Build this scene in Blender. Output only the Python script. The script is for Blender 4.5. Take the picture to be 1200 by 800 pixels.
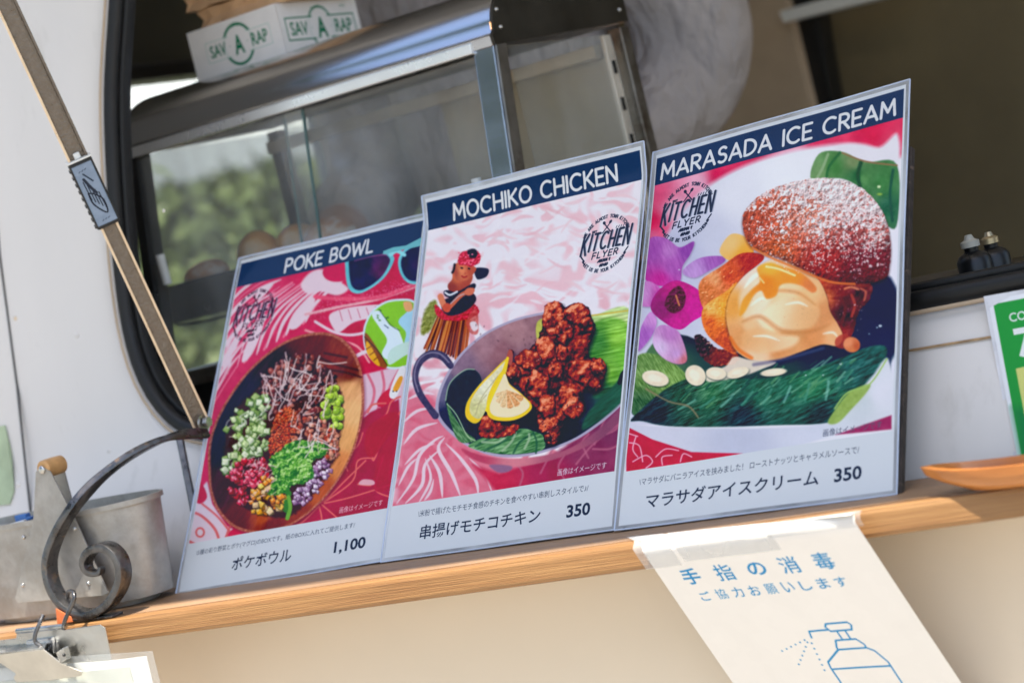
import bpy, bmesh, math, random
import numpy as np
from mathutils import Vector, Matrix
for o in list(bpy.data.objects): bpy.data.objects.remove(o)
SC = bpy.context.scene; COL = SC.collection; R = math.radians
# ---------------------------------------------------------------- camera
FPX = 2525.4; YAW, PITCH, ROLL = -.602, -.0488, -.2395; CAM = np.array((1.1387, -1.2542, .2186))
def cam_axes():
    f = np.array([math.sin(YAW)*math.cos(PITCH), math.cos(YAW)*math.cos(PITCH), math.sin(PITCH)])
    r = np.array([math.cos(YAW), -math.sin(YAW), 0.]); u = np.cross(r, f); c, s = math.cos(ROLL), math.sin(ROLL)
    return c*r+s*u, -s*r+c*u, f
RX, RY, RF = cam_axes()
cd = bpy.data.cameras.new('camera'); cam = bpy.data.objects.new('camera', cd); COL.objects.link(cam)
cam.matrix_world = Matrix([[RX[i], RY[i], -RF[i], CAM[i]] for i in range(3)]+[[0, 0, 0, 1]])
cd.sensor_width = 36; cd.lens = FPX/1200*36; cd.clip_start = .05; cd.clip_end = 500
cd.dof.use_dof = True; cd.dof.focus_distance = 1.56; cd.dof.aperture_fstop = 6.5; cd.dof.aperture_blades = 9
SC.camera = cam
# ---------------------------------------------------------------- world, sun, exposure
SUN = Vector((.17, -.36, 1.0)).normalized()
el = math.asin(SUN.z); az = math.atan2(SUN.x, SUN.y)
w = bpy.data.worlds.new('World'); SC.world = w; w.use_nodes = True; nt = w.node_tree
sky = nt.nodes.new('ShaderNodeTexSky'); sky.sky_type = 'NISHITA'; sky.sun_disc = False
sky.sun_elevation = el; sky.sun_rotation = az; sky.air_density = 1.0; sky.dust_density = 1.6; sky.ozone_density = .9
nt.links.new(sky.outputs[0], nt.nodes['Background'].inputs[0]); nt.nodes['Background'].inputs[1].default_value = .12
sl = bpy.data.lights.new('sun', 'SUN'); sl.energy = 4.3; sl.angle = R(.53); sl.color = (1, .94, .83)
so = bpy.data.objects.new('sun', sl); COL.objects.link(so); so.rotation_euler = SUN.to_track_quat('Z', 'Y').to_euler()
SC.view_settings.view_transform = 'Standard'; SC.view_settings.look = 'None'; SC.view_settings.gamma = 1
SC.view_settings.exposure = 1.37
SC.render.engine = 'CYCLES'; SC.cycles.max_bounces = 10; SC.cycles.transparent_max_bounces = 16; SC.cycles.use_denoising = True
# pixel of the 1200x800 photograph -> point on the plane axis = v (a measuring aid)
def ray(px, py): return RX*((px-600)/FPX)+RY*(-(py-400)/FPX)+RF
def at(px, py, ax, v):
    d = ray(px, py); i = 'xyz'.index(ax); return Vector(CAM+d*((v-CAM[i])/d[i]))
# ---------------------------------------------------------------- materials
MATS = {}
def mat(name, col, rough=.5, metal=0, var=.12, vs=30, bump=0, bs=200, spec=.5, coat=0, stretch=(1, 1, 1), col2=None, emis=None, rvar=.1, trans=0, alpha=1, ior=1.45, wear=None, thr=(.45, .6)):
    if name in MATS: return MATS[name]
    m = bpy.data.materials.new(name); m.use_nodes = True; n = m.node_tree.nodes; L = m.node_tree.links; b = n['Principled BSDF']
    tc = n.new('ShaderNodeTexCoord'); mp = n.new('ShaderNodeMapping'); mp.inputs['Scale'].default_value = stretch; L.new(tc.outputs['Object'], mp.inputs[0])
    nz = n.new('ShaderNodeTexNoise'); nz.inputs['Scale'].default_value = vs; nz.inputs['Detail'].default_value = 6; nz.inputs['Roughness'].default_value = .6; L.new(mp.outputs[0], nz.inputs[0])
    mx = n.new('ShaderNodeMix'); mx.data_type = 'RGBA'
    c2 = col2 or tuple(max(0, c*(1-var*2)) for c in col)
    mr = n.new('ShaderNodeMapRange'); mr.inputs[1].default_value = .3; mr.inputs[2].default_value = .7; L.new(nz.outputs[0], mr.inputs[0]); L.new(mr.outputs[0], mx.inputs[0])
    mx.inputs[6].default_value = (*c2, 1); mx.inputs[7].default_value = (*[min(1, c*(1+var*.4)) for c in col], 1)
    out = mx.outputs[2]
    if wear:   # wear = (colour, scale, roughness): patches with a shape of their own
        wn = n.new('ShaderNodeTexNoise'); wn.inputs['Scale'].default_value = wear[1]; wn.inputs['Detail'].default_value = 8; wn.inputs['Roughness'].default_value = .65; L.new(mp.outputs[0], wn.inputs[0])
        wr = n.new('ShaderNodeMapRange'); wr.inputs[1].default_value, wr.inputs[2].default_value = thr; L.new(wn.outputs[0], wr.inputs[0])
        wm = n.new('ShaderNodeMix'); wm.data_type = 'RGBA'; L.new(wr.outputs[0], wm.inputs[0]); L.new(out, wm.inputs[6]); wm.inputs[7].default_value = (*wear[0], 1); out = wm.outputs[2]
    L.new(out, b.inputs['Base Color'])
    rr = n.new('ShaderNodeMapRange'); rr.inputs[3].default_value = max(.02, rough-rvar); rr.inputs[4].default_value = min(1, rough+rvar); rr.inputs[1].default_value = .3; rr.inputs[2].default_value = .7
    L.new(nz.outputs[0], rr.inputs[0]); L.new(rr.outputs[0], b.inputs['Roughness'])
    b.inputs['Metallic'].default_value = metal; b.inputs['Specular IOR Level'].default_value = spec; b.inputs['Coat Weight'].default_value = coat; b.inputs['Coat Roughness'].default_value = .08
    b.inputs['Transmission Weight'].default_value = trans; b.inputs['IOR'].default_value = ior; b.inputs['Alpha'].default_value = alpha
    if bump:
        bn = n.new('ShaderNodeTexNoise'); bn.inputs['Scale'].default_value = bs; bn.inputs['Detail'].default_value = 4; L.new(mp.outputs[0], bn.inputs[0])
        bb = n.new('ShaderNodeBump'); bb.inputs['Strength'].default_value = bump; bb.inputs['Distance'].default_value = .001; L.new(bn.outputs[0], bb.inputs['Height']); L.new(bb.outputs[0], b.inputs['Normal'])
    if emis: b.inputs['Emission Color'].default_value = (*emis[0], 1); b.inputs['Emission Strength'].default_value = emis[1]
    MATS[name] = m; return m
def film(name, tint=(1, 1, 1), refl=1.0, rough=.04, bump=.15, bs=12, haze_amt=0, fac=None):
    """thin clear sheet: transparent, with a fresnel reflection and a pale veil painted on for haze and smudges"""
    if name in MATS: return MATS[name]
    m = bpy.data.materials.new(name); m.use_nodes = True; n = m.node_tree.nodes; L = m.node_tree.links; n.remove(n['Principled BSDF'])
    tr = n.new('ShaderNodeBsdfTransparent'); tr.inputs[0].default_value = (*tint, 1); gl = n.new('ShaderNodeBsdfGlossy'); gl.inputs['Roughness'].default_value = rough
    df = n.new('ShaderNodeBsdfDiffuse'); df.inputs[0].default_value = (.75, .77, .78, 1)
    tc = n.new('ShaderNodeTexCoord'); nz = n.new('ShaderNodeTexNoise'); nz.inputs['Scale'].default_value = bs; nz.inputs['Detail'].default_value = 3; L.new(tc.outputs['Object'], nz.inputs[0])
    bp = n.new('ShaderNodeBump'); bp.inputs['Strength'].default_value = bump; bp.inputs['Distance'].default_value = .002; L.new(nz.outputs[0], bp.inputs['Height']); L.new(bp.outputs[0], gl.inputs['Normal'])
    fr = n.new('ShaderNodeFresnel'); ge_ = n.new('ShaderNodeNewGeometry'); ma = n.new('ShaderNodeMath'); ma.operation = 'MULTIPLY_ADD'; ma.inputs[1].default_value = 1/1.5-1.5; ma.inputs[2].default_value = 1.5
    L.new(ge_.outputs['Backfacing'], ma.inputs[0]); L.new(ma.outputs[0], fr.inputs[0]); L.new(bp.outputs[0], fr.inputs['Normal'])
    mu = n.new('ShaderNodeMath'); mu.operation = 'MULTIPLY'; mu.inputs[1].default_value = refl; L.new(fr.outputs[0], mu.inputs[0])
    m1 = n.new('ShaderNodeMixShader'); L.new(mu.outputs[0], m1.inputs[0]); L.new(tr.outputs[0], m1.inputs[1]); L.new(gl.outputs[0], m1.inputs[2]); out = m1
    if haze_amt:  # pale haze of the glass painted on as diffuse patches, with smudges
        dn = n.new('ShaderNodeTexNoise'); dn.inputs['Scale'].default_value = 14; dn.inputs['Detail'].default_value = 8; mp = n.new('ShaderNodeMapping'); mp.inputs['Scale'].default_value = (1, 1, .35); L.new(tc.outputs['Object'], mp.inputs[0]); L.new(mp.outputs[0], dn.inputs[0])
        dm = n.new('ShaderNodeMapRange'); dm.inputs[1].default_value = .35; dm.inputs[2].default_value = .75; dm.inputs[3].default_value = haze_amt*.4; dm.inputs[4].default_value = haze_amt*1.6; L.new(dn.outputs[0], dm.inputs[0])
        m2 = n.new('ShaderNodeMixShader'); L.new(dm.outputs[0], m2.inputs[0]); L.new(m1.outputs[0], m2.inputs[1]); L.new(df.outputs[0], m2.inputs[2]); out = m2
    L.new(out.outputs[0], n['Material Output'].inputs[0]); MATS[name] = m; return m
# ---------------------------------------------------------------- mesh helpers
def tag(o, label=None, cat=None, group=None, kind=None):
    for k, v in (('label', label), ('category', cat), ('group', group), ('kind', kind)):
        if v: o[k] = v
    return o
def empty(name, loc=(0, 0, 0), **k):
    o = bpy.data.objects.new(name, None); o.location = loc; o.empty_display_size = .05; COL.objects.link(o); return tag(o, **k)
def link(name, me, m=None, parent=None, loc=None):
    o = bpy.data.objects.new(name, me); COL.objects.link(o)
    if m: me.materials.append(m)
    if parent is not None:
        o.parent = parent; q = parent; off = Vector((0, 0, 0))
        while q is not None: off = off+q.location; q = q.parent
        if loc is None: o.location = -off
        else: o.location = Vector(loc)-off
    elif loc is not None: o.location = loc
    return o
def done(name, bm, m=None, parent=None, loc=None, smooth=False, bevel=0, seg=2):
    if bevel:
        bmesh.ops.remove_doubles(bm, verts=bm.verts, dist=1e-6)
        ed = [e for e in bm.edges if len(e.link_faces) == 2 and e.calc_face_angle(0) > .5]
        bmesh.ops.bevel(bm, geom=ed, offset=bevel, segments=seg, affect='EDGES', profile=.6)
    bmesh.ops.recalc_face_normals(bm, faces=bm.faces)
    me = bpy.data.meshes.new(name); bm.to_mesh(me); bm.free()
    for p in me.polygons: p.use_smooth = bool(smooth)
    if smooth and smooth != 'all':
        try: me.set_sharp_from_angle(angle=R(38))
        except Exception: pass
    return link(name, me, m, parent, loc)
def add_box(bm, c, s, M=None):
    g = bmesh.ops.create_cube(bm, size=1)['verts']
    for v in g:
        v.co = Vector((v.co.x*s[0], v.co.y*s[1], v.co.z*s[2]))
        if M is not None: v.co = M @ v.co
        v.co += Vector(c)
    return g
def box(name, c, s, m, parent=None, bevel=0, M=None, **k):
    bm = bmesh.new(); add_box(bm, c, s, M); return done(name, bm, m, parent, bevel=bevel, **k)
def hexa(name, pts, m, parent=None, bevel=0):
    """pts: 4 front corners then 4 back corners in the same order"""
    bm = bmesh.new(); v = [bm.verts.new(p) for p in pts]
    for f in ((0, 1, 2, 3), (7, 6, 5, 4), (0, 4, 5, 1), (1, 5, 6, 2), (2, 6, 7, 3), (3, 7, 4, 0)): bm.faces.new([v[i] for i in f])
    return done(name, bm, m, parent, bevel=bevel)
def frames(P, up=Vector((0, 0, 1)), closed=False):
    out = []; n = len(P)
    for i in range(n):
        a = P[(i-1) % n] if (closed or i > 0) else P[i]; b = P[(i+1) % n] if (closed or i < n-1) else P[i]
        t = (Vector(b)-Vector(a)).normalized(); s = t.cross(up)
        if s.length < 1e-4: s = t.cross(Vector((1, 0, 0)))
        s.normalize(); out.append((Vector(P[i]), t, s, s.cross(t).normalized()))
    return out
def sweep(bm, P, prof, up=Vector((0, 0, 1)), closed=False, caps=True, scale=None):
    """prof: (side, up) offsets"""
    rings = []
    for i, (p, t, s, u) in enumerate(frames(P, up, closed)):
        k = scale[i] if scale is not None else 1
        rings.append([bm.verts.new(p+s*(a*k)+u*(b*k)) for a, b in prof])
    m = len(prof); N = len(rings)
    for i in range(N if closed else N-1):
        A, B = rings[i], rings[(i+1) % N]
        for j in range(m): bm.faces.new((A[j], A[(j+1) % m], B[(j+1) % m], B[j]))
    if caps and not closed: bm.faces.new(rings[0][::-1]); bm.faces.new(rings[-1])
def circ(r, n=12, ry=None): return [(r*math.cos(2*math.pi*i/n), (ry or r)*math.sin(2*math.pi*i/n)) for i in range(n)]
def rrect(w, h, r, n=3):
    out = []
    for k, (sx, sy) in enumerate(((1, 1), (-1, 1), (-1, -1), (1, -1))):
        for j in range(n+1):
            a = math.pi/2*(k+j/n); out.append((sx*(w/2-r)+r*math.cos(a), sy*(h/2-r)+r*math.sin(a)))
    return out
def tube(name, P, r, m, parent=None, n=12, closed=False, scale=None, **k):
    bm = bmesh.new(); sweep(bm, [Vector(p) for p in P], circ(r, n), closed=closed, scale=scale, **k); return done(name, bm, m, parent, smooth=True)
def smooth_path(P, n=6, closed=False):
    P = [Vector(p) for p in P]; N = len(P); out = []
    for i in range(N if closed else N-1):
        g = (lambda k: P[k % N]) if closed else (lambda k: P[min(max(k, 0), N-1)])
        a, b, c, d = g(i-1), g(i), g(i+1), g(i+2)
        for j in range(n):
            t = j/n; out.append(.5*((2*b)+(c-a)*t+(2*a-5*b+4*c-d)*t*t+(3*b-a-3*c+d)*t**3))
    if not closed: out.append(P[-1])
    return out
def lathe(bm, prof, n=24, M=None, sx=1, sy=1):
    rings = []
    for r, z in prof:
        ring = []
        for i in range(n):
            a = 2*math.pi*i/n; v = Vector((r*sx*math.cos(a), r*sy*math.sin(a), z)); ring.append(bm.verts.new(M @ v if M is not None else v))
        rings.append(ring)
    for A, B in zip(rings, rings[1:]):
        for j in range(n): bm.faces.new((A[j], A[(j+1) % n], B[(j+1) % n], B[j]))
    bm.faces.new(rings[0][::-1]); bm.faces.new(rings[-1])
def plate(bm, pts, th, nrm):
    """closed outline in space, thickened along nrm"""
    nrm = Vector(nrm).normalized()*th; A = [bm.verts.new(p) for p in pts]; B = [bm.verts.new(Vector(p)+nrm) for p in pts]
    bm.faces.new(A); bm.faces.new(B[::-1]); n = len(A)
    for i in range(n): bm.faces.new((A[i], B[i], B[(i+1) % n], A[(i+1) % n]))
def homo(src, dst):
    A = []; b = []
    for (x, y), (u, v) in zip(src, dst):
        A.append([x, y, 1, 0, 0, 0, -u*x, -u*y]); b.append(u)
        A.append([0, 0, 0, x, y, 1, -v*x, -v*y]); b.append(v)
    return np.append(np.linalg.solve(np.array(A, float), np.array(b, float)), 1).reshape(3, 3)
def tf(ox, oy, s): return lambda *p: [(ox+s*a, oy+s*b) for a, b in p]
_tabs = {}
def noise(X, Y, f, seed=0, octv=3):
    """value noise, about -1..1"""
    out = 0; amp = 1; tot = 0
    for o in range(octv):
        k = (seed, o)
        if k not in _tabs: _tabs[k] = np.random.default_rng(seed*31+o+5).random((128, 128), dtype=np.float32)*2-1
        T = _tabs[k]; x = X*f+seed*7.3+o*13.7; y = Y*f+seed*3.1+o*5.9
        xi = np.floor(x).astype(np.int32); yi = np.floor(y).astype(np.int32); fx = x-xi; fy = y-yi
        fx = fx*fx*(3-2*fx); fy = fy*fy*(3-2*fy)
        a, b, c, d = xi & 127, (xi+1) & 127, yi & 127, (yi+1) & 127
        out = out+amp*((T[c, a]*(1-fx)+T[c, b]*fx)*(1-fy)+(T[d, a]*(1-fx)+T[d, b]*fx)*fy)
        tot += amp; amp *= .55; f *= 2.03
    return out/tot*1.3
def catmull(p, closed=True, n=6):
    p = np.array(p, float); N = len(p); out = []
    rng_ = range(N) if closed else range(N-1)
    for i in rng_:
        g = (lambda k: p[k % N]) if closed else (lambda k: p[min(max(k, 0), N-1)])
        a, b, c, d = g(i-1), g(i), g(i+1), g(i+2)
        for t in np.linspace(0, 1, n, endpoint=False):
            out.append(.5*((2*b)+(-a+c)*t+(2*a-5*b+4*c-d)*t*t+(-a+3*b-3*c+d)*t**3))
    if not closed: out.append(p[-1])
    return np.array(out)
def ramp(v, *stops):
    v = np.asarray(v); xs = [s[0] for s in stops]
    return np.stack([np.interp(v, xs, [s[1][k] for s in stops]) for k in range(3)], -1)
def rbf(*pts, p=2.5):
    def f(X, Y, d):
        num = 0; den = 0
        for (x, y), c in pts:
            w = 1/((X-x)**2+(Y-y)**2+2)**(p/2); num = num+w[..., None]*np.array(c, float); den = den+w
        return num/den[..., None]
    return f
def grain(col, amt=14, f=.3, seed=1, sx=1, sy=1, ang=0):
    """colour (or colour function) modulated by noise; sx, sy stretch it along ang"""
    ca, sa = np.cos(ang), np.sin(ang)
    def g(X, Y, d):
        c = col(X, Y, d) if callable(col) else np.array(col, float)
        U, V_ = (X*ca+Y*sa)*sx, (-X*sa+Y*ca)*sy; n = noise(U, V_, f, seed, 3)
        if amt >= 20: n = n*.7+1.6*relief(U, V_, f*.8, seed+9, 3, .9)
        return c+n[..., None]*amt
    return g
def relief(X, Y, f, seed, octv=3, step=.7):
    """light falling from the upper left on a bumpy surface"""
    return noise(X, Y, f, seed, octv)-noise(X-step, Y-step*1.2, f, seed, octv)
class Art:
    def finish(s):
        """the softness and grain of a printed photograph"""
        p = np.pad(s.img, ((1, 1), (1, 1), (0, 0)), 'edge'); a = p[:, 1:-1]*.5+(p[:, 2:]+p[:, :-2])*.25; b = a[1:-1]*.5+(a[2:]+a[:-2])*.25
        bx = s.box(s.x0, s.y0, s.x0+s.w/s.S, s.y0+s.h/s.S); X, Y = bx[4][:s.h, :s.w], bx[5][:s.h, :s.w]
        k = 1+(.03*noise(X, Y, .5, 91, 2)+.035*noise(X, Y, .06, 92, 2))*np.clip(1.35-b.mean(2)/190, .12, 1); s.img[:] = b*k[..., None]
    def __init__(s, x0, y0, x1, y1, S=2., base=(230, 230, 235)):
        s.x0, s.y0, s.S = x0, y0, S; s.w = int((x1-x0)*S); s.h = int((y1-y0)*S)
        s.img = np.empty((s.h, s.w, 3), np.float32); s.img[:] = base
    def box(s, a, b, c, d):
        i0 = max(0, int((a-s.x0)*s.S)); i1 = min(s.w, int((c-s.x0)*s.S)+2)
        j0 = max(0, int((b-s.y0)*s.S)); j1 = min(s.h, int((d-s.y0)*s.S)+2)
        if i1 <= i0 or j1 <= j0: return None
        X, Y = np.meshgrid(s.x0+(np.arange(i0, i1)+.5)/s.S, s.y0+(np.arange(j0, j1)+.5)/s.S)
        return i0, i1, j0, j1, X.astype(np.float32), Y.astype(np.float32)
    def put(s, bx, cov, col, d):
        i0, i1, j0, j1, X, Y = bx
        c = col(X, Y, d) if callable(col) else np.array(col, np.float32)
        v = s.img[j0:j1, i0:i1]; cov = cov[..., None]
        v += (c-v)*cov
    def fill(s, pts, col, soft=.7, curve=True, alpha=1., rough=0, rf=.3, seed=3):
        P = catmull(pts) if curve else np.array(pts, float)
        m = soft+rough+1
        bx = s.box(P[:, 0].min()-m, P[:, 1].min()-m, P[:, 0].max()+m, P[:, 1].max()+m)
        if bx is None: return
        X, Y = bx[4], bx[5]; ins = np.zeros(X.shape, bool); D = np.full(X.shape, 1e9, np.float32)
        for k in range(len(P)):
            ax, ay = P[k]; cx, cy = P[(k+1) % len(P)]; dx, dy = cx-ax, cy-ay; L = dx*dx+dy*dy
            if L < 1e-12: continue
            t = np.clip(((X-ax)*dx+(Y-ay)*dy)/L, 0, 1)
            D = np.minimum(D, (X-ax-t*dx)**2+(Y-ay-t*dy)**2)
            if dy != 0:
                c = (ay > Y) != (cy > Y)
                ins ^= c & (X < dx*(Y-ay)/dy+ax)
        D = np.sqrt(D)*np.where(ins, 1, -1)
        if rough: D = D+noise(X, Y, rf, seed, 3)*rough
        s.put(bx, np.clip(D/soft+.5, 0, 1)*alpha, col, D)
    def stroke(s, pts, r, col, soft=.6, curve=True, alpha=1., taper=None):
        """r: radius or list of radii along the line; taper: r -> tapered at both ends"""
        P = catmull(pts, False, 5) if curve and len(pts) > 2 else np.array(pts, float)
        n = len(P); t = np.linspace(0, 1, n)
        if taper: R = r*(.15+.85*np.sin(np.pi*np.clip(t*.96+.02, 0, 1)**taper))
        elif np.ndim(r): R = np.interp(t, np.linspace(0, 1, len(r)), r)
        else: R = np.full(n, r, float)
        m = R.max()+soft+1
        bx = s.box(P[:, 0].min()-m, P[:, 1].min()-m, P[:, 0].max()+m, P[:, 1].max()+m)
        if bx is None: return
        X, Y = bx[4], bx[5]; D = np.full(X.shape, -1e9, np.float32)
        for k in range(n-1):
            ax, ay = P[k]; dx, dy = P[k+1]-P[k]; L = dx*dx+dy*dy
            if L < 1e-12: continue
            u = np.clip(((X-ax)*dx+(Y-ay)*dy)/L, 0, 1)
            D = np.maximum(D, R[k]+(R[k+1]-R[k])*u-np.sqrt((X-ax-u*dx)**2+(Y-ay-u*dy)**2))
        s.put(bx, np.clip(D/soft+.5, 0, 1)*alpha, col, D)
    def oval(s, x, y, rx, ry, ang, col, soft=.6, alpha=1.):
        m = max(rx, ry)+soft+1; bx = s.box(x-m, y-m, x+m, y+m)
        if bx is None: return
        X, Y = bx[4]-x, bx[5]-y; c, q = np.cos(ang), np.sin(ang)
        u, v = (X*c+Y*q)/rx, (-X*q+Y*c)/ry; r = np.sqrt(u*u+v*v)+1e-6
        D = (1-r)*min(rx, ry); s.put(bx, np.clip(D/soft+.5, 0, 1)*alpha, col, D)
    def chunks(s, region, n, size, cols, rnd, kind='dice', edge=None, hi=None, jit=16):
        P = catmull(region); x0, y0 = P.min(0); x1, y1 = P.max(0); k = 0; tries = 0
        def inside(x, y):
            c = False
            for i in range(len(P)):
                (ax, ay), (bx, by) = P[i], P[(i+1) % len(P)]
                if (ay > y) != (by > y) and x < (bx-ax)*(y-ay)/(by-ay)+ax: c = not c
            return c
        while k < n and tries < n*20:
            tries += 1; x, y = rnd.uniform(x0, x1), rnd.uniform(y0, y1)
            if not inside(x, y): continue
            k += 1; z = size*rnd.uniform(.7, 1.3); a = rnd.uniform(0, 3.14); j = rnd.uniform(-jit, jit)
            c = np.array(rnd.choice(cols), float)+j
            if kind == 'dice':
                q = [(x+z*rnd.uniform(.8, 1.2)*np.cos(a+o), y+z*rnd.uniform(.8, 1.2)*np.sin(a+o)) for o in (0, 1.4, 3.1, 4.6)]
                s.fill([(u+.5, v+.9) for u, v in q], c*.42, .9, False, .75)
                if edge is not None: s.fill(q, np.array(edge, float)+j, .6, False)
                s.fill([(x+(u-x)*.8-.3, y+(v-y)*.8-.3) for u, v in q], (lambda X, Y, D, c=c, x=x, y=y, z=z: c*(1-.13*((X-x)+(Y-y))/z+.10*noise(X, Y, .9, 5, 1))[..., None]), .7, False)
            else:
                rx, ry = z, z*rnd.uniform(.6, .85)
                s.oval(x+.4, y+.7, rx*1.08, ry*1.08, a, c*.4, .9, .8)
                s.oval(x, y, rx, ry, a, (lambda X, Y, D, c=c, x=x, y=y, z=z: c*(1-.13*(X-x+Y-y)/z+.10*noise(X, Y, .9, 6, 1))[..., None]), .7)
            if hi is not None: s.oval(x-z*.3, y-z*.35, z*.35, z*.22, a, hi, .6, .75)
W_ = (222, 228, 238)
def squig(A, rnd, box, n, L, r, col, ang, spread=.6, alpha=.8):
    for _ in range(n):
        x, y = rnd.uniform(box[0], box[2]), rnd.uniform(box[1], box[3]); a = ang+rnd.uniform(-spread, spread)
        p = [(x, y)]
        for k in range(4):
            a += rnd.uniform(-.5, .5); x += L/4*np.cos(a); y += L/4*np.sin(a); p.append((x, y))
        A.stroke(p, r*rnd.uniform(.6, 1.3), col, .6, True, alpha)

def art_poke():
    rnd = random.Random(4); A = Art(200, 244, 512, 706, 2.2, (208, 58, 98))
    a, b, c = tf(200, 250, .2876), tf(200, 460, .3), tf(215, 380, .325)
    wh = (226, 205, 215); pk = (222, 92, 118); sal = (214, 110, 112)
    A.fill(a((150, 900), (150, 280), (1200, 20), (1200, 900)), grain(rbf((a((300, 330))[0], (214, 70, 108)), (a((700, 330))[0], (205, 50, 88)), (a((900, 480))[0], (200, 38, 78)), (a((230, 700))[0], (205, 60, 98))), 10, .08, 4), 1, False)
    # fan of leaves, upper left
    for k in range(11):
        t = k/10
        e = (455+300*t, 292-52*t); m = (275+390*t, 430-130*t); st = (160+400*t, 690-260*t)
        w = 2.0 if k % 3 else 1.1
        A.stroke(a(st, ((st[0]+m[0])/2-20, (st[1]+m[1])/2), m, e), w*(.6+.5*rnd.random()), wh, .9, taper=.7)
        if k % 2: A.stroke(a((st[0]+30, st[1]-20), (m[0]+22, m[1]-4), (e[0]+20, e[1]-10)), 1.2, (232, 150, 170), .9, alpha=.8)
    for k in range(7):
        y0 = 760-62*k; A.stroke(a((150+9*k, y0+30), (205+14*k, y0-70), (262+22*k, y0-165+4*k), (330+26*k, y0-235+10*k)), 1.5+.9*(k % 2), wh, .9, taper=.8)
        A.stroke(a((172+9*k, y0+24), (222+14*k, y0-62), (278+22*k, y0-150+4*k)), .7, (232, 140, 160), .9, alpha=.8)
    for p in [((218, 610), (232, 560), (262, 505), (285, 470), (272, 530), (240, 600)), ((300, 590), (318, 520), (360, 440), (395, 400), (380, 470), (340, 560)),
              ((495, 455), (510, 400), (560, 350), (600, 330), (580, 390), (530, 450)), ((355, 330), (390, 295), (430, 280), (400, 320), (370, 345))]:
        A.fill(a(*p), wh, 1.2)
    A.fill(a((540, 285), (580, 235), (640, 225), (700, 270), (735, 300), (690, 325), (620, 310), (570, 320)), wh, 2.5)
    A.fill(a((632, 225), (690, 200), (725, 215), (728, 262), (680, 272), (640, 258)), (205, 50, 92), 1.2)
    # bands, upper right
    A.stroke(a((560, 400), (690, 372), (850, 340), (1020, 282)), 1.5, (228, 170, 178), 1.2)
    A.stroke(a((600, 330), (700, 338), (860, 330), (1020, 272)), 2.4, (226, 92, 120), 1.5)
    A.fill(a((660, 400), (740, 372), (860, 360), (900, 372), (860, 405), (760, 430), (700, 470), (672, 450)), wh, 1.2)
    for k in range(5): A.stroke(a((700+36*k, 385-4*k), (712+36*k, 425-6*k)), .5, (205, 120, 140), .6)
    A.stroke(a((600, 428), (680, 470), (760, 480), (860, 450), (960, 400)), 1.6, wh, 1)
    A.stroke(a((560, 462), (680, 500), (770, 525), (820, 590)), 1.3, (230, 160, 165), 1)
    A.stroke(a((650, 480), (760, 540), (800, 640)), 2.6, (190, 35, 75), 1.2)
    A.stroke(a((760, 570), (840, 545), (1000, 610)), 2.2, wh, 1)
    for k in range(420):   # specks of the film over the print
        x = rnd.uniform(540, 1010); y = 398-(x-560)*.27+rnd.gauss(0, 16); q = a((x, y))[0]
        A.oval(q[0], q[1], .5, .3, .3, (240, 215, 220), .5, .6)
    # right side below the sticker
    A.fill(a((795, 640), (1000, 590), (1060, 800), (980, 1000), (800, 900)), (218, 190, 204), 2, False)
    for p in [((815, 640), (840, 700), (830, 760), (800, 800)), ((870, 625), (880, 690), (860, 760), (850, 800)), ((940, 620), (900, 700), (880, 800))]:
        A.stroke(a(*p), 1.6, (214, 120, 140), 1)
    A.fill(a((850, 760), (880, 710), (935, 690), (925, 740), (890, 775)), (196, 36, 70), 1)
    # lower right: dark red flower with pale veins
    A.fill(b((560, 330), (700, 140), (790, 60), (900, 10), (920, 470), (600, 560), (420, 560)), grain((172, 30, 72), 9, .06, 7), 2, False)
    for p in [((775, 190), (800, 110), (850, 70), (870, 20), (905, 0)), ((905, 60), (860, 130), (830, 180), (800, 250), (790, 200)), ((700, 290), (690, 240), (740, 190), (760, 140)), ((610, 420), (700, 400), (800, 370), (890, 340)),
              ((610, 415), (680, 340), (770, 250)), ((620, 408), (720, 330), (740, 250), (800, 240)), ((840, 230), (820, 300), (810, 370), (870, 400)), ((905, 170), (870, 250), (860, 330)), ((600, 425), (660, 480), (700, 520)),
              ((590, 430), (600, 490), (580, 530)), ((520, 440), (600, 415), (640, 350), (650, 300)), ((740, 345), (790, 350), (760, 330), (740, 345)), ((780, 60), (800, 30), (850, 25)), ((440, 540), (520, 500), (590, 430))]:
        A.stroke(b(*p), 1.05, (216, 112, 104), .9)
    A.fill(b((770, 215), (775, 130), (830, 80), (890, 60), (900, 110), (850, 170), (800, 235)), (176, 12, 60), 1, alpha=.85)
    A.fill(b((800, 330), (830, 210), (900, 150), (905, 290), (850, 370), (810, 372)), (178, 16, 66), 1, alpha=.8)
    A.fill(b((745, 345), (760, 325), (800, 330), (800, 348)), (222, 170, 180), 1)
    # lower left: white field with red rings
    A.fill(b((60, 600), (75, 420), (150, 330), (170, 420), (230, 510), (330, 560), (60, 620)), (216, 200, 212), 1.5, False)
    A.fill(b((95, 390), (120, 330), (150, 390), (120, 420)), (196, 40, 80), 1)
    A.fill(b((230, 560), (262, 520), (330, 545), (330, 570)), (206, 60, 90), 1)
    A.stroke(b((85, 450), (130, 470), (180, 520), (200, 570)), 1.6, sal, 1); A.stroke(b((130, 420), (190, 470), (240, 530)), 1.3, sal, 1)
    A.stroke(b((75, 570), (130, 590), (200, 575)), 1.7, sal, 1); A.stroke(b((220, 575), (235, 530), (250, 500)), 1.4, sal, 1)
    for k in range(12):
        t0, t1 = k*np.pi/6, (k+1)*np.pi/6; A.stroke(b((122+16*np.cos(t0), 535+18*np.sin(t0)), (122+16*np.cos(t1), 535+18*np.sin(t1))), 1.1, sal, .8)
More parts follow.
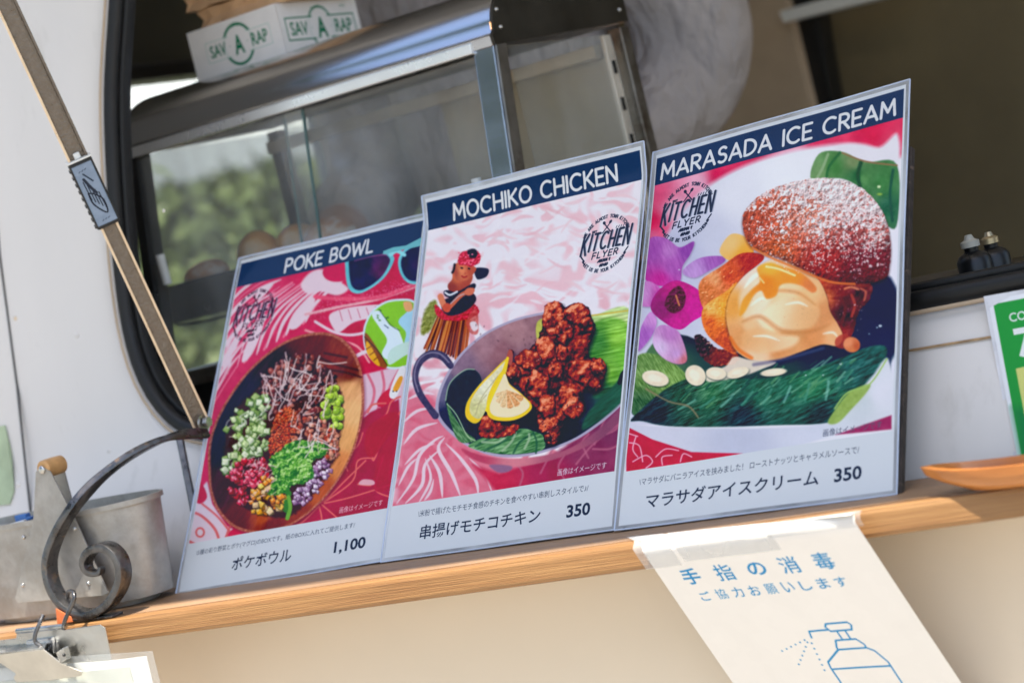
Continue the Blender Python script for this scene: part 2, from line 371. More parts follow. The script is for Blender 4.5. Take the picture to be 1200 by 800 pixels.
    # sunglasses
    for P in [((722, 215), (728, 180), (790, 160), (880, 150), (918, 172), (912, 205), (880, 255), (830, 295), (775, 318), (735, 295)), ((935, 190), (965, 140), (1040, 112), (1100, 150), (1060, 260), (990, 278), (950, 250))]:
        A.fill(a(*P), grain((118, 196, 206), 12, .1, 3), 1)
        cx = sum(p[0] for p in P)/len(P); cy = sum(p[1] for p in P)/len(P)
        A.fill(a(*[(cx+(x-cx)*.84, cy+(y-cy)*.86) for x, y in P]), grain(rbf((a((cx-40, cy-40))[0], (40, 30, 66)), (a((cx+50, cy+10))[0], (98, 44, 86)), (a((cx, cy+60))[0], (48, 36, 82))), 16, .12, 6), 1)
    A.stroke(a((905, 165), (930, 150), (960, 165)), 2.2, (150, 215, 222), .8)
    A.stroke(a((760, 190), (830, 172), (890, 165)), .7, (170, 110, 150), .8, alpha=.7)
    # round sticker of a green cartoon island, cut at the edge of the sheet
    P = [(795, 500), (800, 440), (830, 385), (880, 348), (940, 336), (1000, 345), (1060, 420), (1050, 560), (990, 600), (930, 618), (860, 605), (812, 560)]
    A.fill(a(*P), (206, 224, 234), .8)
    A.fill(a(*[(925+(x-925)*.94, 478+(y-478)*.94) for x, y in P]), (142, 196, 60), .6)
    A.fill(a((830, 400), (860, 385), (900, 440), (935, 460), (960, 550), (900, 580), (870, 555), (890, 500), (860, 450)), (214, 230, 240), .6)
    A.fill(a((935, 430), (955, 400), (1000, 380), (1060, 480), (1000, 530), (960, 520), (965, 470)), (170, 212, 232), .7)
    A.fill(a((900, 545), (960, 510), (1040, 500), (1040, 545), (970, 560), (900, 600)), (196, 222, 214), .6)
    A.fill(a((800, 490), (815, 480), (890, 600), (860, 606), (815, 560)), (150, 84, 42), .5)
    A.fill(a((806, 515), (818, 512), (862, 596), (845, 598), (812, 555)), (226, 172, 60), .5)
    for k in range(3): A.stroke(a((808+15*k, 538+22*k), (826+13*k, 526+22*k)), .5, (120, 60, 40), .5)
    A.fill(a((955, 350), (985, 350), (990, 380), (965, 385)), (226, 170, 120), .6)
    for k in range(9):
        q = a((868+rnd.uniform(-18, 34), 392+rnd.uniform(-12, 40)))[0]; A.oval(*q, 1.3, .8, .3, (70, 120, 40), .5)
    A.stroke(a((800, 488), (855, 545), (892, 602)), .5, (60, 60, 50), .5); A.stroke(a((862, 385), (905, 440), (940, 462)), .4, (70, 90, 60), .5)
    A.stroke(a((880, 440), (895, 452)), .6, (90, 110, 130), .5)
    A.fill(a((900, 720), (940, 615), (965, 620), (930, 730)), (226, 226, 230), .7); A.fill(a((915, 700), (940, 650), (955, 655), (935, 705)), (226, 160, 60), .7)
    for x in (916, 930): A.oval(*a((x, 708))[0], .8, .8, 0, (40, 40, 50), .5)
    # wooden bowl
    o = [(98, 540), (102, 410), (150, 285), (240, 155), (350, 62), (450, 22), (545, 20), (610, 62), (650, 140), (662, 245), (650, 350), (615, 460), (560, 560), (485, 650), (405, 712), (320, 742), (245, 742), (180, 715), (130, 660), (105, 600)]
    A.fill([(x+1.5, y+2.5) for x, y in c(*o)], (100, 24, 50), 5, alpha=.5)
    wood = rbf(*[(c(q)[0], k) for q, k in [((150, 400), (46, 34, 58)), ((230, 240), (54, 36, 56)), ((340, 130), (66, 34, 48)), ((480, 75), (110, 40, 34)), ((560, 110), (140, 56, 40)), ((600, 160), (120, 52, 40)), ((610, 220), (226, 172, 122)), ((620, 300), (232, 184, 130)),
                 ((590, 400), (224, 168, 110)), ((570, 480), (214, 140, 86)), ((500, 590), (190, 96, 56)), ((420, 670), (150, 62, 38)), ((320, 715), (128, 44, 30)), ((200, 690), (112, 38, 36)), ((130, 600), (84, 34, 48)), ((300, 690), (176, 84, 52))]], p=4)
    A.fill(c(*o), grain((176, 104, 84), 22, .5, 8), .9)
    A.fill(c(*[(378+(x-378)*.968, 385+(y-385)*.974) for x, y in o]), grain(grain(wood, 12, .12, 2, .25, 1.6, -1.0), 9, .5, 5, .3, 2, -1.1), 1.2)
    for p in [((500, 105), (560, 130), (640, 150)), ((520, 90), (600, 105)), ((540, 150), (600, 160), (650, 175))]: A.stroke(c(*p), 1.4, (60, 26, 36), 1.6, alpha=.7)
    # the food inside
    A.fill(c((150, 500), (180, 330), (280, 210), (420, 100), (530, 140), (585, 250), (575, 400), (520, 540), (400, 680), (260, 665), (180, 600)), (78, 34, 34), 3, rough=2)
    A.chunks(c((285, 220), (330, 130), (420, 90), (500, 120), (555, 170), (540, 240), (480, 320), (420, 330), (340, 300), (290, 260)), 240, 3.2, [(120, 46, 44), (90, 32, 38), (156, 76, 66), (178, 104, 90), (66, 28, 36), (140, 60, 46)], rnd, 'oval', hi=(206, 160, 150))
    A.chunks(c((160, 480), (140, 430), (180, 320), (250, 250), (320, 250), (300, 340), (260, 440), (200, 500), (150, 520)), 84, 5.2, [(204, 214, 170), (186, 202, 138), (220, 228, 198), (150, 172, 100)], rnd, 'dice', (88, 122, 52))
    A.chunks(c((210, 420), (230, 380), (290, 340), (320, 380), (300, 450), (270, 475), (220, 460)), 26, 5, [(218, 226, 196), (196, 212, 160)], rnd, 'dice', (104, 140, 62))
    A.chunks(c((510, 250), (540, 215), (575, 225), (582, 300), (570, 370), (530, 340), (508, 300)), 44, 4.2, [(168, 196, 62), (188, 212, 92), (140, 172, 50)], rnd, 'oval', hi=(216, 230, 150))
    A.chunks(c((410, 380), (440, 330), (500, 320), (560, 370), (572, 440), (540, 480), (480, 430), (420, 420)), 110, 2.8, [(204, 128, 104), (220, 156, 130), (176, 96, 80), (190, 84, 60)], rnd, 'oval')
    A.chunks(c((480, 500), (530, 470), (540, 510), (510, 570), (450, 630), (410, 640), (420, 590), (470, 550)), 70, 3.3, [(196, 172, 196), (220, 210, 222), (160, 120, 150), (176, 146, 174)], rnd, 'dice', (140, 84, 128), hi=(236, 230, 238))
    A.chunks(c((165, 540), (200, 490), (260, 465), (320, 490), (300, 550), (260, 600), (230, 650), (190, 620)), 84, 5.2, [(200, 34, 60), (214, 52, 82), (170, 22, 48), (222, 90, 110)], rnd, 'dice', hi=(240, 190, 200))
    A.chunks(c((255, 660), (262, 590), (300, 540), (335, 540), (350, 590), (380, 620), (370, 660), (300, 670)), 58, 4.8, [(244, 176, 44), (232, 140, 34), (246, 198, 96), (222, 190, 150)], rnd, 'dice', hi=(250, 224, 170))
    A.chunks(c((345, 320), (370, 290), (410, 290), (422, 350), (400, 420), (380, 470), (335, 480), (320, 420)), 620, 1.2, [(222, 92, 54), (232, 116, 76), (200, 68, 42), (238, 140, 104)], rnd, 'oval')
    A.fill(c((320, 490), (350, 450), (400, 410), (460, 405), (530, 425), (520, 460), (470, 480), (480, 530), (440, 560), (400, 570), (395, 640), (390, 690), (375, 650), (378, 600), (320, 600), (340, 540)), (70, 124, 52), 1.2, rough=2.5)
    A.chunks(c((322, 480), (360, 440), (420, 410), (520, 420), (470, 480), (465, 530), (400, 565), (330, 590), (345, 530)), 330, 2.3, [(118, 178, 72), (140, 194, 88), (70, 130, 50), (176, 214, 126), (48, 104, 46), (196, 224, 160)], rnd, 'oval')
    def frill(X, Y, D):
        n = noise(X+3*noise(X, Y, .2, 71, 2), Y+3*noise(X, Y, .2, 72, 2), .16, 73, 3); v = .5-np.abs(n)*1.5+.9*relief(X, Y, .3, 74, 3, .7)+np.clip(D/14, 0, .25)
        return ramp(v, (-.2, (40, 92, 36)), (.15, (74, 136, 50)), (.45, (122, 180, 70)), (.7, (170, 212, 116)), (.95, (214, 236, 180)))
    A.fill(c((325, 490), (352, 452), (400, 414), (455, 408), (520, 424), (515, 455), (470, 482), (476, 528), (440, 560), (402, 566), (360, 600), (326, 596), (342, 545)), frill, 1, rough=3, rf=.25, alpha=.86)
    A.stroke(c((390, 610), (396, 650), (385, 690)), 2.2, (120, 170, 70), .8)
    # white dressing, criss-cross threads
    def thread(n_, x0, y0, x1, y1, a0, L0, r0):
        for _ in range(n_):
            x, y = rnd.uniform(x0, x1), rnd.uniform(y0, y1); t = a0+rnd.gauss(0, .28)+(1.5 if rnd.random() < .28 else 0); L = L0*rnd.uniform(.4, 1.2)
            p = [(x+L*(k/3-.5)*np.cos(t)+rnd.uniform(-4, 4), y+L*(k/3-.5)*np.sin(t)+rnd.uniform(-4, 4)) for k in range(4)]
            if rnd.random() < .5: p.append((p[-1][0]+rnd.uniform(6, 16), p[-1][1]-rnd.uniform(-4, 14)))
            A.stroke(c(*p), r0*rnd.uniform(.6, 1.3), rnd.choice([(226, 210, 208), (206, 180, 182), (232, 222, 220)]), .7, alpha=.88)
    thread(46, 310, 120, 560, 300, 1.75, 85, .7); thread(26, 400, 290, 560, 440, 1.8, 70, .6); thread(10, 300, 180, 400, 260, 1.6, 60, .7)
    squig(A, rnd, (215+.325*150, 380+.325*300, 215+.325*300, 380+.325*520), 26, 9, .6, (226, 228, 214), -1, .6)
    squig(A, rnd, (215+.325*170, 380+.325*490, 215+.325*330, 380+.325*630), 26, 8, .5, (226, 190, 196), -.7, .7)
    return A

def art_chicken():
    rnd = random.Random(8); A = Art(440, 164, 768, 668, 2.2, (228, 219, 226))
    a, b, c, d = tf(460, 170, .2876), tf(440, 380, .35), tf(480, 350, .2626), tf(480, 280, .1875)
    # soft pink and white cloth
    def cloth(X, Y, D):
        wx = X+noise(X, Y, .03, 11, 2)*16; wy = Y+noise(X, Y, .03, 12, 2)*16
        v = np.abs(noise(wx*1.0, wy*1.5, .042, 13, 2)); t = np.clip((v-.20)*2.4, 0, 1)[..., None]
        k = np.clip((Y-330)/170, 0, 1)[..., None]
        return (1-t)*np.array((230, 226, 233))+t*((1-k)*np.array((230, 196, 204))+k*np.array((214, 132, 148)))
    A.fill([(430, 150), (790, 150), (790, 700), (430, 700)], cloth, 1, False)
    for _ in range(70):
        x, y = rnd.uniform(560, 745), rnd.uniform(225, 360); t = rnd.uniform(-.9, .5)
        A.stroke([(x-13*np.cos(t), y-13*np.sin(t)), (x, y+rnd.uniform(-4, 4)), (x+13*np.cos(t), y+13*np.sin(t))], rnd.uniform(1, 2.6), rnd.choice([(228, 186, 194), (232, 229, 236), (230, 200, 206), (233, 230, 236)]), 2.2, taper=1, alpha=.75)
    # lower left cloth: deeper pink with white leaves
    A.fill(b((95, 215), (200, 230), (330, 400), (500, 470), (520, 640), (60, 640)), (212, 100, 122), 14, False, .8)
    for p, r in [(((95, 400), (140, 350), (210, 330)), 2), (((90, 330), (140, 290), (200, 280)), 1.8), (((110, 250), (160, 230), (200, 235)), 2), (((75, 600), (130, 520), (150, 440), (200, 390), (230, 375)), 2), (((105, 600), (160, 540), (170, 470), (220, 420)), 2.1),
                 (((150, 600), (190, 520), (170, 450)), 1.6), (((230, 580), (220, 500), (185, 440)), 2.2), (((290, 575), (260, 500), (215, 420), (235, 380)), 2.4), (((350, 570), (340, 520), (290, 450), (240, 400)), 2.2), (((395, 560), (370, 500), (320, 450)), 1.4),
                 (((100, 470), (150, 420), (200, 400)), 1.7), (((80, 540), (110, 480), (140, 450)), 1.7), (((170, 590), (190, 560), (200, 520)), 1.6), (((500, 520), (490, 490), (520, 470)), 1.2)]:
        A.stroke(b(*p), r, (226, 206, 216), 1.1, taper=.9)
    # lower right: dark red shade
    A.fill(b((330, 470), (420, 500), (600, 440), (760, 330), (830, 260), (830, 520), (560, 560), (420, 570)), grain(rbf((b((420, 540))[0], (196, 56, 82)), (b((700, 420))[0], (142, 62, 92)), (b((790, 330))[0], (128, 60, 92)), (b((600, 520))[0], (166, 46, 80))), 8, .06, 6), 5, False)
    for p in [((560, 500), (590, 440), (600, 420)), ((680, 470), (740, 400), (830, 330)), ((740, 405), (770, 330), (790, 300)), ((735, 420), (790, 420), (830, 400)), ((640, 520), (620, 480), (640, 440)), ((490, 540), (500, 500), (480, 470)), ((720, 450), (700, 400), (720, 370)), ((780, 370), (815, 350), (830, 300))]:
        A.stroke(b(*p), 1.2, (186, 112, 134), 1.4, alpha=.7)
    # dancing figurine with a grass skirt
    A.fill(d((70, 560), (100, 440), (160, 380), (180, 460), (140, 560), (90, 600)), grain((138, 140, 70), 26, .4, 4), 3, rough=1)
    for k in range(46):
        x = 120+5.6*k; top = (185+4.6*k, 470-.6*k+rnd.uniform(-8, 8)); bot = (95+5.9*k+rnd.uniform(-6, 6), 700+rnd.uniform(-20, 10)+k*1.3)
        col = rnd.choice([(188, 100, 52), (150, 66, 36), (206, 132, 74), (96, 40, 40), (170, 84, 44), (78, 34, 40)])
        A.stroke(d(top, ((top[0]+bot[0])/2+rnd.uniform(-4, 4), (top[1]+bot[1])/2), bot), rnd.uniform(.7, 1.3), col, .7)
    A.fill(d((160, 410), (190, 430), (250, 470), (330, 450), (380, 400), (430, 420), (440, 470), (380, 500), (280, 515), (200, 500), (160, 450)), grain((196, 40, 62), 30, .5, 2), 1.2, rough=1)
    A.fill(d((385, 470), (430, 440), (442, 560), (430, 600), (390, 590), (360, 530)), grain((196, 90, 84), 20, .3, 2), 1.5, alpha=.8)
    A.fill(d((385, 530), (420, 520), (440, 560), (410, 580)), (226, 214, 220), 1.5)
    A.fill(d((200, 400), (240, 370), (340, 350), (400, 340), (425, 380), (390, 430), (320, 470), (250, 480), (210, 450)), grain((52, 34, 52), 12, .4, 3), 1.2)   # dark top
    A.fill(d((270, 200), (280, 170), (330, 160), (350, 200), (400, 230), (380, 290), (330, 330), (260, 330), (240, 290), (268, 250)), rbf((d((300, 250))[0], (206, 112, 76)), (d((350, 300))[0], (176, 80, 62)), (d((270, 300))[0], (150, 66, 56))), 1.2)
    A.fill(d((215, 330), (240, 320), (300, 330), (400, 280), (420, 300), (380, 340), (300, 370), (230, 360)), (40, 32, 52), 1)
    A.stroke(d((195, 360), (215, 410), (240, 440)), 3.6, (214, 132, 100), 1); A.stroke(d((240, 440), (270, 410), (330, 350), (400, 320)), 2.6, (206, 110, 80), 1)
    A.oval(*d((235, 430))[0], 5, 5.4, .3, (204, 92, 66), 1); A.oval(*d((380, 330))[0], 6, 4.6, -.3, (212, 120, 92), 1)
    A.stroke(d((225, 335), (255, 350), (300, 330)), 1.2, (216, 220, 228), .8); A.stroke(d((260, 405), (310, 360), (345, 345)), .6, (190, 180, 190), .6)
    A.fill(d((410, 200), (430, 180), (500, 190), (490, 235), (440, 255), (420, 240)), (40, 40, 60), 1)      # hair bun
    A.fill(d((275, 180), (300, 150), (340, 150), (420, 180), (400, 225), (360, 260), (300, 260), (282, 215)), rbf((d((330, 200))[0], (222, 138, 98)), (d((390, 200))[0], (190, 90, 66)), (d((290, 210))[0], (170, 84, 66))), 1)
    for q in ((330, 182), (376, 186)): A.oval(*d(q)[0], 1.7, 1.0, .2, (34, 22, 32), .6)
    A.oval(*d((352, 215))[0], 1.3, 1.0, 0, (196, 90, 70), .6); A.stroke(d((330, 232), (345, 240), (362, 234)), .7, (160, 30, 40), .5)
    A.stroke(d((285, 160), (280, 190), (270, 210)), 1.4, (44, 24, 36), 1)
    A.fill(d((305, 150), (310, 110), (350, 75), (420, 70), (446, 100), (440, 150), (400, 170), (350, 165), (320, 165)), grain((204, 52, 76), 36, .6, 3), 1.2, rough=1.2)
    A.fill(d((365, 75), (410, 62), (432, 90), (415, 120), (380, 115)), (36, 30, 48), 1)
    for _ in range(10): q = d((rnd.uniform(310, 435), rnd.uniform(85, 160)))[0]; A.oval(*q, 1.2, .9, 0, (234, 130, 150), .6)
    # banana leaf to the right, behind the chicken
    A.fill(c((575, 100), (640, 85), (800, 90), (990, 52), (990, 330), (960, 430), (860, 500), (700, 420), (600, 260), (570, 160)), grain(grain(rbf((c((600, 130))[0], (186, 196, 96)), (c((880, 120))[0], (196, 216, 150)), (c((950, 250))[0], (140, 196, 84)), (c((850, 200))[0], (84, 140, 52)), (c((900, 400))[0], (120, 170, 72)), (c((960, 100))[0], (206, 224, 160)), (c((860, 440))[0], (30, 60, 50))), 22, .5, 3, .1, 1, -.15), 10, .06, 5), 2.5)
    A.stroke(c((640, 92), (800, 82), (985, 60)), .9, (206, 190, 90), 1)
    # pan
    rim = [(118, 500), (128, 430), (165, 345), (235, 245), (340, 158), (460, 100), (570, 70), (640, 62), (640, 300), (985, 300), (985, 440), (945, 488), (850, 570), (740, 640), (600, 690), (480, 708), (370, 700), (265, 660), (190, 605), (138, 550)]
    A.fill(c((240, 670), (330, 700), (480, 715), (700, 680), (860, 580), (960, 480), (950, 540), (860, 630), (700, 705), (560, 742), (440, 750), (340, 735), (270, 705)), rbf((c((300, 700))[0], (186, 76, 100)), (c((480, 735))[0], (206, 130, 142)), (c((700, 700))[0], (170, 96, 116)), (c((900, 580))[0], (140, 80, 104))), 2)
    A.fill(c((365, 742), (460, 748), (450, 772), (400, 775)), (150, 110, 138), 2)
    A.fill(c(*rim[:8], (700, 70), (820, 100), (985, 300), *rim[10:]), (176, 168, 190), .9)
    A.fill(c(*[(545+(x-545)*.965, 385+(y-385)*.965) for x, y in rim[:8]], (700, 85), (800, 110), (960, 300), *[(545+(x-545)*.965, 385+(y-385)*.962) for x, y in rim[10:]]),
           grain(rbf(*[(c(q)[0], k) for q, k in [((170, 420), (104, 96, 124)), ((240, 290), (140, 112, 130)), ((350, 210), (166, 126, 134)), ((480, 150), (176, 134, 138)), ((590, 110), (150, 110, 116)), ((420, 250), (152, 106, 112)), ((500, 320), (90, 62, 78)), ((180, 540), (48, 44, 72)), ((300, 500), (24, 24, 46)),
                 ((500, 560), (22, 22, 42)), ((700, 560), (24, 34, 46)), ((800, 520), (34, 48, 62)), ((500, 670), (36, 36, 62)), ((900, 470), (70, 92, 84)), ((960, 400), (90, 120, 80))]], p=3.5), 12, .12, 9), 1.2)
    for _ in range(16): q = c((rnd.uniform(300, 590), rnd.uniform(120, 280)))[0]; A.oval(*q, rnd.uniform(.6, 1.8), .8, rnd.uniform(0, 3), (110, 76, 84), 1, .5)
    A.fill(c((575, 175), (580, 105), (640, 88), (720, 120), (700, 200), (600, 200)), grain((190, 190, 96), 12, .3, 3), 1.5)
    A.fill(c((820, 130), (985, 120), (990, 380), (930, 400), (880, 440), (820, 420)), grain(grain(rbf((c((850, 200))[0], (70, 122, 52)), (c((940, 180))[0], (150, 200, 84)), (c((970, 260))[0], (120, 180, 66)), (c((900, 340))[0], (126, 176, 70)), (c((870, 420))[0], (40, 84, 56))), 20, .5, 3, .1, 1, -.15), 8, .1, 5), 4)
    A.fill(c((860, 450), (930, 380), (985, 330), (960, 450), (880, 530), (780, 590), (800, 520)), grain((52, 88, 66), 16, .4, 3, .2, 1, -.6), 3)
    A.stroke(c((945, 380), (960, 340), (985, 320)), 2.5, (20, 34, 44), 1.5)
    A.stroke(c((188, 300), (150, 258), (95, 248), (45, 285), (26, 350), (45, 420), (85, 480), (118, 522)), [4, 4.8, 4.6, 4.2, 3.8, 4.2, 3.8, 4.4], grain((78, 66, 92), 14, .3, 4), 1)
    A.stroke(c((180, 285), (140, 248), (90, 243), (42, 275), (22, 345), (40, 415)), .9, (150, 140, 164), 1, alpha=.8)
    # dark leaves in the pan
    A.fill(c((165, 450), (190, 375), (250, 325), (295, 318), (328, 360), (320, 450), (300, 560), (300, 630), (240, 620), (200, 560), (175, 500)), grain((30, 48, 54), 9, .2, 4), 1.2)
    A.stroke(c((165, 455), (185, 378), (250, 322), (296, 318)), .7, (150, 168, 150), .7)
    A.fill(c((170, 465), (200, 520), (250, 590), (300, 632), (230, 640), (190, 560)), grain((92, 128, 84), 26, .5, 4, .3, 2, 1), 1)
    A.stroke(c((172, 470), (215, 520), (262, 610), (300, 635)), .6, (176, 196, 160), .6)
    A.fill(c((268, 658), (330, 622), (420, 595), (510, 580), (560, 592), (606, 615), (608, 672), (520, 692), (420, 694), (330, 680)), grain(grain((100, 142, 92), 34, .35, 6, 2, .25, 1.2), 16, .1, 7), 1)
    for p in [((300, 660), (390, 610), (420, 600)), ((340, 680), (420, 640), (500, 590)), ((470, 690), (500, 640), (560, 600)), ((572, 690), (575, 640), (560, 600))]: A.stroke(c(*p), 1.2, (52, 88, 62), 1.2, alpha=.75)
    for p in [((330, 640), (400, 640), (440, 610)), ((420, 680), (460, 640), (480, 600)), ((520, 670), (540, 630), (540, 605))]: A.stroke(c(*p), 1.3, (168, 190, 158), 1.4, alpha=.8)
    # fried chicken
    def fried(seed, dark=0, ctr=None):
        def f(X, Y, D):
            n = noise(X, Y, .085, seed, 4); r = 1-np.abs(noise(X+n*4, Y+n*4, .14, seed+1, 4))*1.8
            v = .45+.34*n+.30*(r-.4)+noise(X, Y, .6, seed+2, 2)*.10+np.clip(D/9, 0, .25)-.14-dark
            v = v+.75*relief(X, Y, .11, seed+3, 2, 1.4)+.22*relief(X, Y, .4, seed+4, 2, .6)-.30*np.exp(-np.maximum(D, 0)/1.6)
            if ctr: v = v-.30*((X-ctr[0])*.5+(Y-ctr[1]))/ctr[2]
            return ramp(v, (0, (40, 16, 28)), (.22, (78, 24, 30)), (.42, (128, 38, 34)), (.62, (172, 60, 38)), (.82, (208, 100, 66)), (1.1, (236, 160, 124)))
        return f
    body = [(432, 330), (450, 285), (455, 235), (470, 240), (468, 290), (520, 250), (575, 190), (600, 130), (625, 80), (655, 35), (685, 20), (700, 42), (750, 28), (795, 60), (812, 110), (838, 140), (822, 185), (806, 260), (865, 275), (888, 315), (868, 380), (830, 420), (782, 425), (790, 480), (760, 520), (700, 552), (688, 590), (665, 640), (640, 655), (612, 640), (605, 600), (578, 570), (570, 520), (545, 470), (515, 440), (500, 400), (450, 370)]
    A.fill([(x+2, y+3) for x, y in c(*body)], (20, 16, 36), 6, alpha=.7)
    A.fill(c(*body), fried(21, .18), 1.3, rough=1.6, rf=.25)
    lumps = [(650, 95, 50, 80, .5), (760, 75, 62, 50, .2), (800, 120, 34, 40, 0), (615, 235, 48, 70, .4), (545, 275, 60, 46, -.5), (580, 390, 56, 72, .5), (470, 330, 34, 42, 0), (700, 150, 40, 60, .3), (790, 330, 68, 66, .1), (845, 310, 34, 42, .3), (835, 385, 30, 30, 0), (720, 430, 52, 56, .2), (740, 490, 46, 48, -.2), (620, 480, 44, 60, .5), (640, 570, 54, 38, .1), (645, 625, 26, 32, 0), (660, 320, 34, 60, .2), (690, 250, 30, 40, 0)]
    for k, (x, y, rx, ry, t) in enumerate(lumps):
        m = 13; P = [(x+rx*np.cos(j*2*np.pi/m)*rnd.uniform(.82, 1.15), y+ry*np.sin(j*2*np.pi/m)*rnd.uniform(.82, 1.15)) for j in range(m)]
        A.fill([(u+.8, v+1.4) for u, v in c(*P)], (44, 14, 28), 2.5, alpha=.7)
        A.fill(c(*P), fried(30+k, -.10+.05*(k % 3), (*c((x, y))[0], max(rx, ry)*.2626)), 1, rough=1.1, rf=.35)
    for _ in range(130):
        x, y, rx, ry, t = rnd.choice(lumps); q = c((x+rnd.uniform(-.8, .8)*rx, y+rnd.uniform(-.9, .6)*ry))[0]
        A.oval(*q, rnd.uniform(.4, 1.5), rnd.uniform(.3, .8), rnd.uniform(0, 3), rnd.choice([(236, 168, 140), (226, 130, 100), (240, 196, 176)]), .7, .7)
    for _ in range(70):
        x, y, rx, ry, t = rnd.choice(lumps); q = c((x+rnd.uniform(-1, 1)*rx, y+rnd.uniform(-.6, 1)*ry))[0]
        A.oval(*q, rnd.uniform(.6, 2), rnd.uniform(.4, .9), rnd.uniform(0, 3), (70, 20, 30), .8, .6)
    A.fill(c((310, 600), (322, 545), (350, 520), (420, 555), (492, 560), (490, 590), (430, 620), (350, 622)), fried(60, .05), 1.2, rough=1.5)
    A.fill(c((470, 250), (458, 230), (448, 240), (440, 280), (462, 300)), (176, 90, 78), 1)
    # lemon
    l1 = [(288, 556), (256, 525), (262, 465), (310, 395), (370, 335), (442, 268), (446, 300), (425, 370), (372, 440), (345, 500), (318, 548)]
    A.fill(c(*l1), (232, 196, 56), .8)
    A.fill(c(*[(352+(x-345)*.86, 420+(y-425)*.88) for x, y in l1]), grain(rbf((c((300, 500))[0], (206, 204, 150)), (c((350, 400))[0], (226, 226, 200)), (c((400, 340))[0], (222, 216, 180))), 14, .4, 3), 1)
    for p in [((300, 520), (330, 440), (400, 350)), ((315, 470), (350, 430)), ((290, 480), (330, 460))]: A.stroke(c(*p), .6, (180, 170, 130), .8, alpha=.7)
    l2 = [(350, 500), (356, 440), (385, 375), (428, 322), (452, 380), (500, 420), (552, 476), (530, 515), (470, 543), (400, 545), (362, 530)]
    A.fill([(x+.8, y+1.6) for x, y in c(*l2)], (40, 30, 40), 2.5, alpha=.6)
    A.fill(c(*l2), (240, 200, 50), .8)
    A.fill(c(*[(446+(x-446)*.88+2, 452+(y-455)*.86) for x, y in l2]), (232, 220, 186), .8)
    seg0 = (440, 408)
    for k in range(6):
        t0 = .35+.42*k; t1 = t0+.36; R = [100, 104, 100, 96, 84, 66][k]*.8
        A.fill(c(seg0, (seg0[0]+R*np.cos(t0), seg0[1]+R*np.sin(t0)), (seg0[0]+R*1.06*np.cos((t0+t1)/2), seg0[1]+R*1.06*np.sin((t0+t1)/2)), (seg0[0]+R*np.cos(t1), seg0[1]+R*np.sin(t1))), grain((214, 150, 96) if k < 3 else (222, 186, 140), 22, .6, 5), .9, False, .85)
    A.stroke(c((446, 268), (425, 330), (372, 440), (350, 500)), 1.6, (244, 206, 40), .8)
    return A

